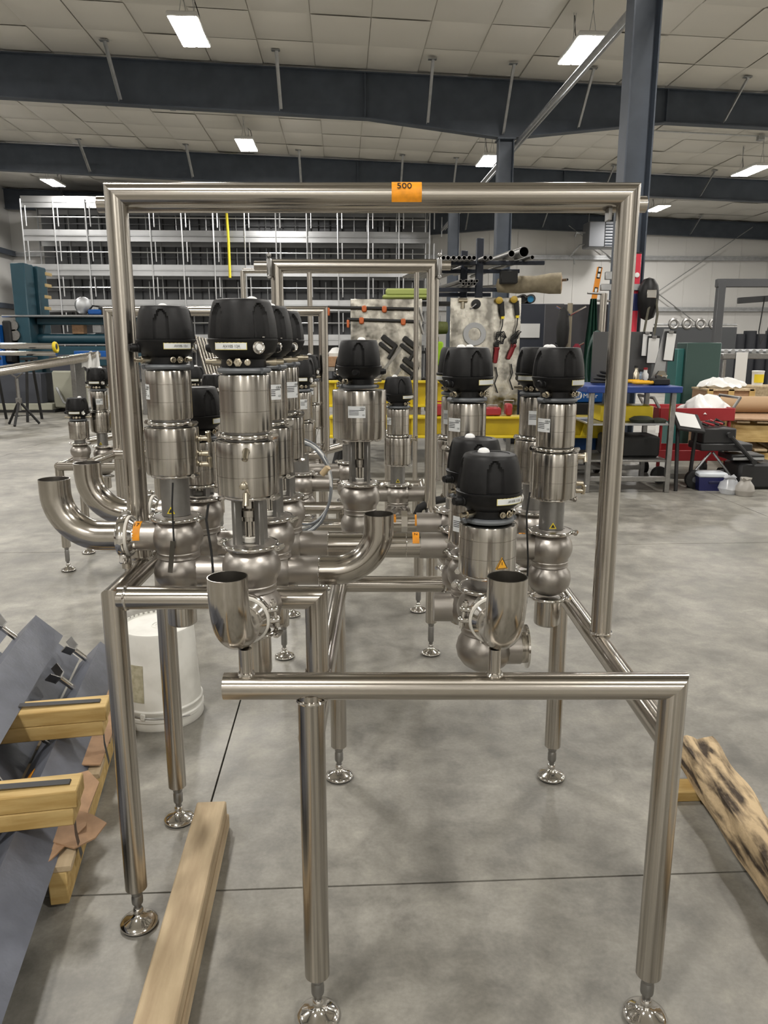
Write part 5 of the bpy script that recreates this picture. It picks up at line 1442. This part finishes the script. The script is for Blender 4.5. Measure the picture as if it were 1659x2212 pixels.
# plastic bags
clearp = mat('clear_plastic', (.75, .77, .80), .18, alpha=.42); greybag = mat('grey_bag', (.34, .32, .29), .35)
for k, (px, py, m_, lab) in enumerate(((1574, 1066, clearp, 'clear crumpled plastic bag on the floor beside the cooler'), (1607, 1070, greybag, 'grey plastic bag of scraps on the floor beside the black bin'))):
    q = ground(px, py); c = thing('plastic_bag', lab, 'bag', q); rnd = random.Random(k)
    prof = [(.0, .0), (.075, .002), (.09, .05), (.075, .10), (.045, .14), (.055, .165), (0, .16)]
    bg = MB().lathe(prof, 14).build('bag', m_, c, 25)
    for v in bg.data.vertices:
        if v.co.z > .004: v.co.x *= rnd.uniform(.8, 1.2); v.co.y *= rnd.uniform(.8, 1.2); v.co.z *= rnd.uniform(.9, 1.1)
# pallets, kraft roll and crate
FP = 8.6
x0 = at(1562, 900, FP).x
o = thing('pallet_stack', 'wooden pallets topped with brown board beside the tool trolley', 'pallet', (x0, FP - .3, 0), R(-14))
zt = at(1600, 897, FP).z
for lev in range(2):
    zz = lev * zt * .5
    for y in (.03, .55, 1.1): bx('stringer', woodY, o, (.9, y, zz + zt * .22), (1.8, .09, zt * .30), .004)
    for k in range(9): bx('deck_board', woodA, o, (.08 + .2 * k, .56, zz + zt * .43), (.13, 1.2, .022), .003)
bx('top_sheet', cardm, o, (.95, .56, zt - .012), (1.95, 1.25, .02), .003)
o = thing('kraft_roll', 'large brown kraft paper roll lying on the pallets', 'paper roll', (x0 + .08, FP + .35, zt + .001), R(-8))
rr = (at(1580, 856, FP + .3).z - zt) / 2
MB().cyl((0, 0, rr), (1.7, 0, rr), rr, n=36).build('roll', mat('kraft_paper', (.42, .28, .16), .7), o); MB().lathe([(rr * .25, 0), (rr * .25, .004), (0, .004)], 20, (.0, 0, rr), (-1, 0, 0)).build('core', rubber, o)
FX = 9.75
a, b = at(1512, 838, FX), at(1606, 858, FX)
o = thing('wooden_crate', 'low wooden crate with white plastic wrap heaped on top', 'crate', ((a.x + b.x) / 2, FX, 0))
w_ = b.x - a.x
for sx in (-1, 0, 1): bx('batten', woodY, o, (sx * w_ * .46, -.26, a.z / 2), (.07, .03, a.z), .003)
bx('panel', cardm, o, (0, 0, a.z / 2 - .005), (w_ * .98, .5, a.z - .03), .004); bx('top_frame', woodA, o, (0, 0, a.z - .012), (w_, .55, .024), .003)
c = thing('plastic_wrap', 'white crumpled plastic wrap heaped on the wooden crate', 'plastic', ((a.x + b.x) / 2, FX, a.z + .002)); hp = MB().lathe([(.0, 0), (w_ * .45, .0), (w_ * .52, .02), (w_ * .46, .05), (w_ * .36, .07), (w_ * .22, .085), (w_ * .1, .09), (0, .09)], 32).build('wrap', whitep, c, 60)
for v in hp.data.vertices:
    a_ = math.atan2(v.co.y, v.co.x); k_ = 1 + .12 * math.sin(3 * a_) + .08 * math.sin(8 * a_ + 2)
    v.co.x *= k_; v.co.y *= .5 * k_; v.co.z = max(0, v.co.z * (1 + .45 * math.sin(2.5 * a_ + 1)) + .012 * math.sin(v.co.x * 47 + v.co.y * 31) * (v.co.z > .015))

# ------------------------------------------------------------------ side of the press brake
teal = mat('press_teal', (.015, .060, .085), .45, noise=.1, nscale=(3, 3, 3))
FP_ = 17.5
def pp(px, py, F=FP_): return at(px, py, F)
xA = pp(47, 700).x
o = thing('press', 'teal hydraulic press with two tall columns and heavy cross beams', 'press', (xA, FP_, 0))
for px0, px1, py, dy in ((30, 62, 570, 0), (64, 90, 577, .5)):
    a, b = pp(px0, py, FP_ + dy), pp(px1, py, FP_ + dy)
    bx('column', teal, o, ((a.x + b.x) / 2 - xA, dy, a.z / 2), ((b.x - a.x) * .95, .45, a.z), .02)
def beam_t(name, x0, x1, y0, y1, m_, dy=.25, th=.4):
    a, b = pp(x0, y0, FP_ + dy), pp(x1, y1, FP_ + dy)
    return bx(name, m_, o, ((a.x + b.x) / 2 - xA, dy, (a.z + b.z) / 2), (b.x - a.x, th, a.z - b.z), .02)
beam_t('cross_beam', 86, 300, 687, 702, teal)
beam_t('top_shelf', 13, 300, 681, 686, alum, .0, .5)
a, b = pp(60, 732, FP_ + .2), pp(300, 732, FP_ + .2)
MB().cyl((a.x - xA, .2, a.z), (b.x - xA, .2, a.z), .115, n=24).build('roller_beam', teal, o)
beam_t('base_beam', 30, 300, 748, 790, teal, .3, .5)
for k in range(4): MB().bbox((pp(90 - .4 * k, 590 + 25 * k).x - xA + .02, .3, pp(90, 590 + 25 * k).z), (.03, .3, .07), .004).build('hazard_mark', mat('faded_hazard%d' % k, (.45, .33, .15), .6), o)
for k, px in enumerate((40, 44)): MB().lathe([(0, 0), (.12, 0), (.12, .06), (0, .06)], 18, (pp(px, 704 + 20 * k).x - xA, -.23, pp(px, 704 + 20 * k).z), (0, -1, 0)).build('gauge', darksteel, o)
zsh = pp(100, 681, FP_).z
c = thing('shop_fan', 'small round grey fan sitting on the press shelf', 'fan', (pp(181, 676).x, FP_, zsh + .004))
MB().lathe([(.16, -.05), (.19, -.03), (.19, .03), (.16, .05), (0, .06)], 24, (0, 0, .20), (.75, -.6, 0)).build('cage', galv, c); MB().lathe([(.10, 0), (.02, .02)], 12).build('base', rubber, c); rod('neck', rubber, c, (0, 0, .01), (0, 0, .06), .02)
c = thing('tool_pile', 'blue and black cordless tool pile on the press shelf', 'tool', (pp(207, 678).x, FP_, zsh + .004)); bx('blue_tool', mblue, c, (0, 0, .06), (.3, .2, .12), .03); bx('black_tool', rubber, c, (.2, .02, .09), (.25, .15, .18), .03); MB().tube([(-.2, 0, .05), (-.05, 0, .2), (.2, 0, .16), (.35, 0, .05)], .02, 6).build('hose', rubber, c)
c = thing('cardboard_box', 'open cardboard box sitting on the press roller beam', 'box', (pp(165, 720).x, FP_ + .2, pp(165, 722).z + .012)); bx('carton', cardm, c, (0, 0, .13), (.26, .2, .26), .004)
c = thing('control_box', 'grey control box fixed on the press roller beam', 'control box', (pp(205, 715).x, FP_ + .2, pp(205, 722).z + .012)); bx('box', galv, c, (0, 0, .13), (.20, .15, .22), .01)
o = thing('blue_cabinet', 'blue machine cabinet at the edge of view beside the press', 'cabinet', (pp(-12, 740, 17.3).x, 17.3, 0)); z = pp(0, 702, 17.3).z
bx('body', mblue, o, (0, 0, z / 2), (.55, .6, z), .02); bx('cable_panel', rubber, o, (.36, .05, z * .8), (.18, .4, z * .5), .03)
# grey machine base on the floor
FM = 16.3
q0, q1 = at(-60, 850, FM), at(128, 850, FM); zt = at(60, 800, FM).z
o = thing('machine_base', 'long grey machine base with cream frame behind the pipe stands', 'machine', ((q0.x + q1.x) / 2, FM, 0)); w_ = q1.x - q0.x
cream = mat('cream_paint', (.42, .42, .34), .5)
bx('panel', mat('panel_slate', (.06, .065, .08), .5), o, (-.06, 0, zt * .58), (w_ - .3, .7, zt * .72), .01); bx('plinth', cream, o, (0, -.02, zt * .14), (w_, .76, zt * .16), .01); bx('skid', rubber, o, (0, 0, zt * .03), (w_ + .1, .8, zt * .06), .005)
bx('end_housing', cream, o, (w_ / 2 + .25, 0, zt * .55), (.5, .6, zt * .9), .03); MB().tube([(w_ / 2 + .1, -.35, zt * .6), (w_ / 2 + .25, -.4, zt * .25), (w_ / 2 + .5, -.38, .05), (w_ / 2 + .9, -.4, .1), (w_ / 2 + .95, -.38, .35)], .025, 8).build('hose', galv, o)
MB().prism([(-.25, 0), (.25, 0), (.15, .32), (-.25, .32)], V((w_ / 2 + .2, 0, zt)), (1, 0, 0), (0, 0, 1), .45).build('hood', mat('hood_slate', (.05, .055, .075), .5), o)
c = thing('work_bench', 'cluttered grey work bench between the machine and the gate upright', 'bench', (at(225, 850, 15.7).x, 15.7, 0)); z = at(225, 770, 15.7).z
bx('top', darksteel, c, (.2, 0, z - .03), (1.5, .6, .05)); bx('blue_drawer', mblue, c, (.0, -.05, z + .05), (.9, .4, .12), .01)
for sx in (-.5, .9): bx('leg', darksteel, c, (sx, 0, z / 2 - .03), (.09, .5, z - .06))
c = thing('waste_bin', 'white waste bin on the floor behind the distant valves', 'bin', ground(182, 845)); MB().lathe([(.10, 0), (.135, .34), (.14, .36), (.13, .36), (.12, .1), (0, .1)], 20).build('bin', whitep, c)
# polished bar bundle with yellow choker
FQ = 14.2
for k, (py, r) in enumerate(((748, .055), (764, .042))):
    a, b = at(-120, py - 2, FQ), at(122, py, FQ)
    c = thing('round_bar', ('thicker polished round bar with yellow choker at its end', 'thinner polished round bar under the thicker one')[k], 'bar', b); MB().cyl(a - b, (0, 0, 0), r, n=20).build('bar', polished, c)
    if k == 0:
        MB().torus((-.02, 0, -.02), (1, 0, .1), .075, .032, 20, 8).build('choker', yel, c)
        for px in (-20, 60):
            q = at(px, py, FQ); s_ = thing('bar_trestle', 'dark trestle carrying the polished bars beside the ' + ('blue cabinet' if px < 0 else 'machine base'), 'trestle', (q.x, FQ, 0)); bx('top', rubber, s_, (0, 0, at(px, 771, FQ).z - .03), (.1, .5, .05))
            for sy in (-1, 1): rod('leg', rubber, s_, (0, sy * .1, at(px, 771, FQ).z - .05), (0, sy * .3, 0), .025)
# long pipes on folding stands
FQ = 13.0
a, b = at(-60, 812, FQ - .6), at(192, 772, FQ + 1.4)
for k, (dy, dz, r) in enumerate(((0, 0, .074), (.5, .05, .062))):
    c = thing('long_pipe', ('long stainless pipe resting on the tripod stands, nearer one', 'long stainless pipe resting on the tripod stands, farther one')[k], 'pipe', a + V((0, dy, dz))); MB().cyl((0, 0, 0), b - a, r, n=20).build('tube', steel, c)
    if k: 
        for q in range(3): MB().torus((b - a) * (.66 + .02 * q), b - a, r + .004, .008, 18, 6).build('band', darksteel, c)
for k, px in enumerate((40, -2)):
    g = ground(px + 6, 918 if k == 0 else 868); top = a + (b - a) * ((g.x - a.x) / (b.x - a.x))
    zt = (.905 if k == 0 else .92)
    c = thing('pipe_stand', ('black folding tripod pipe stand nearest the camera', 'black folding tripod pipe stand at the edge of view')[k], 'stand', (g.x, g.y, 0))
    rod('column', darksteel, c, (0, 0, .25), (0, 0, zt - .10), .03); MB().prism([(-.12, .07), (-.10, .07), (0, 0), (.10, .07), (.12, .07), (0, -.02)], V((0, 0, zt - .08)), (1, 0, 0), (0, 0, 1), .05).build('v_head', darksteel, c); bx('collar', darksteel, c, (0, 0, .42), (.08, .08, .1))
    for q in range(3):
        an = R(35 + 120 * q); rod('leg', rubber, c, (0, 0, .42), (.30 * math.cos(an), .30 * math.sin(an), .01), .022); rod('spreader', rubber, c, (0, 0, .16), (.19 * math.cos(an), .19 * math.sin(an), .16), .008)
for k, (px, py) in enumerate(((193, 778), (214, 776))):
    q = a + (b - a) * (.985 - .02 * k) + V((0, -.062 + .5 * k, .065 + .045 * k)); c = thing('white_rag', ('white rag draped over the pipe end', 'white rag hanging next to the draped one, behind the gate upright')[k], 'rag', q - V((0, 0, .345)))
    m = MB(); n_ = 8; vs = []
    for th in (0, .012):
        for i in range(n_ + 1):
            for j in range(5): vs.append((-.09 + .18 * i / n_, th + .02 * math.sin(i * 1.4 + j), .34 - (.24 if k == 0 else .42) * j / 4 + .02 * math.sin(i)))
    fs = []
    for t in (0, 1):
        for i in range(n_):
            for j in range(4):
                z0 = t * (n_ + 1) * 5 + i * 5 + j; fs.append((z0, z0 + 1, z0 + 6, z0 + 5) if t == 0 else (z0, z0 + 5, z0 + 6, z0 + 1))
    m.add(vs, fs).build('cloth', whitep, c, 80)
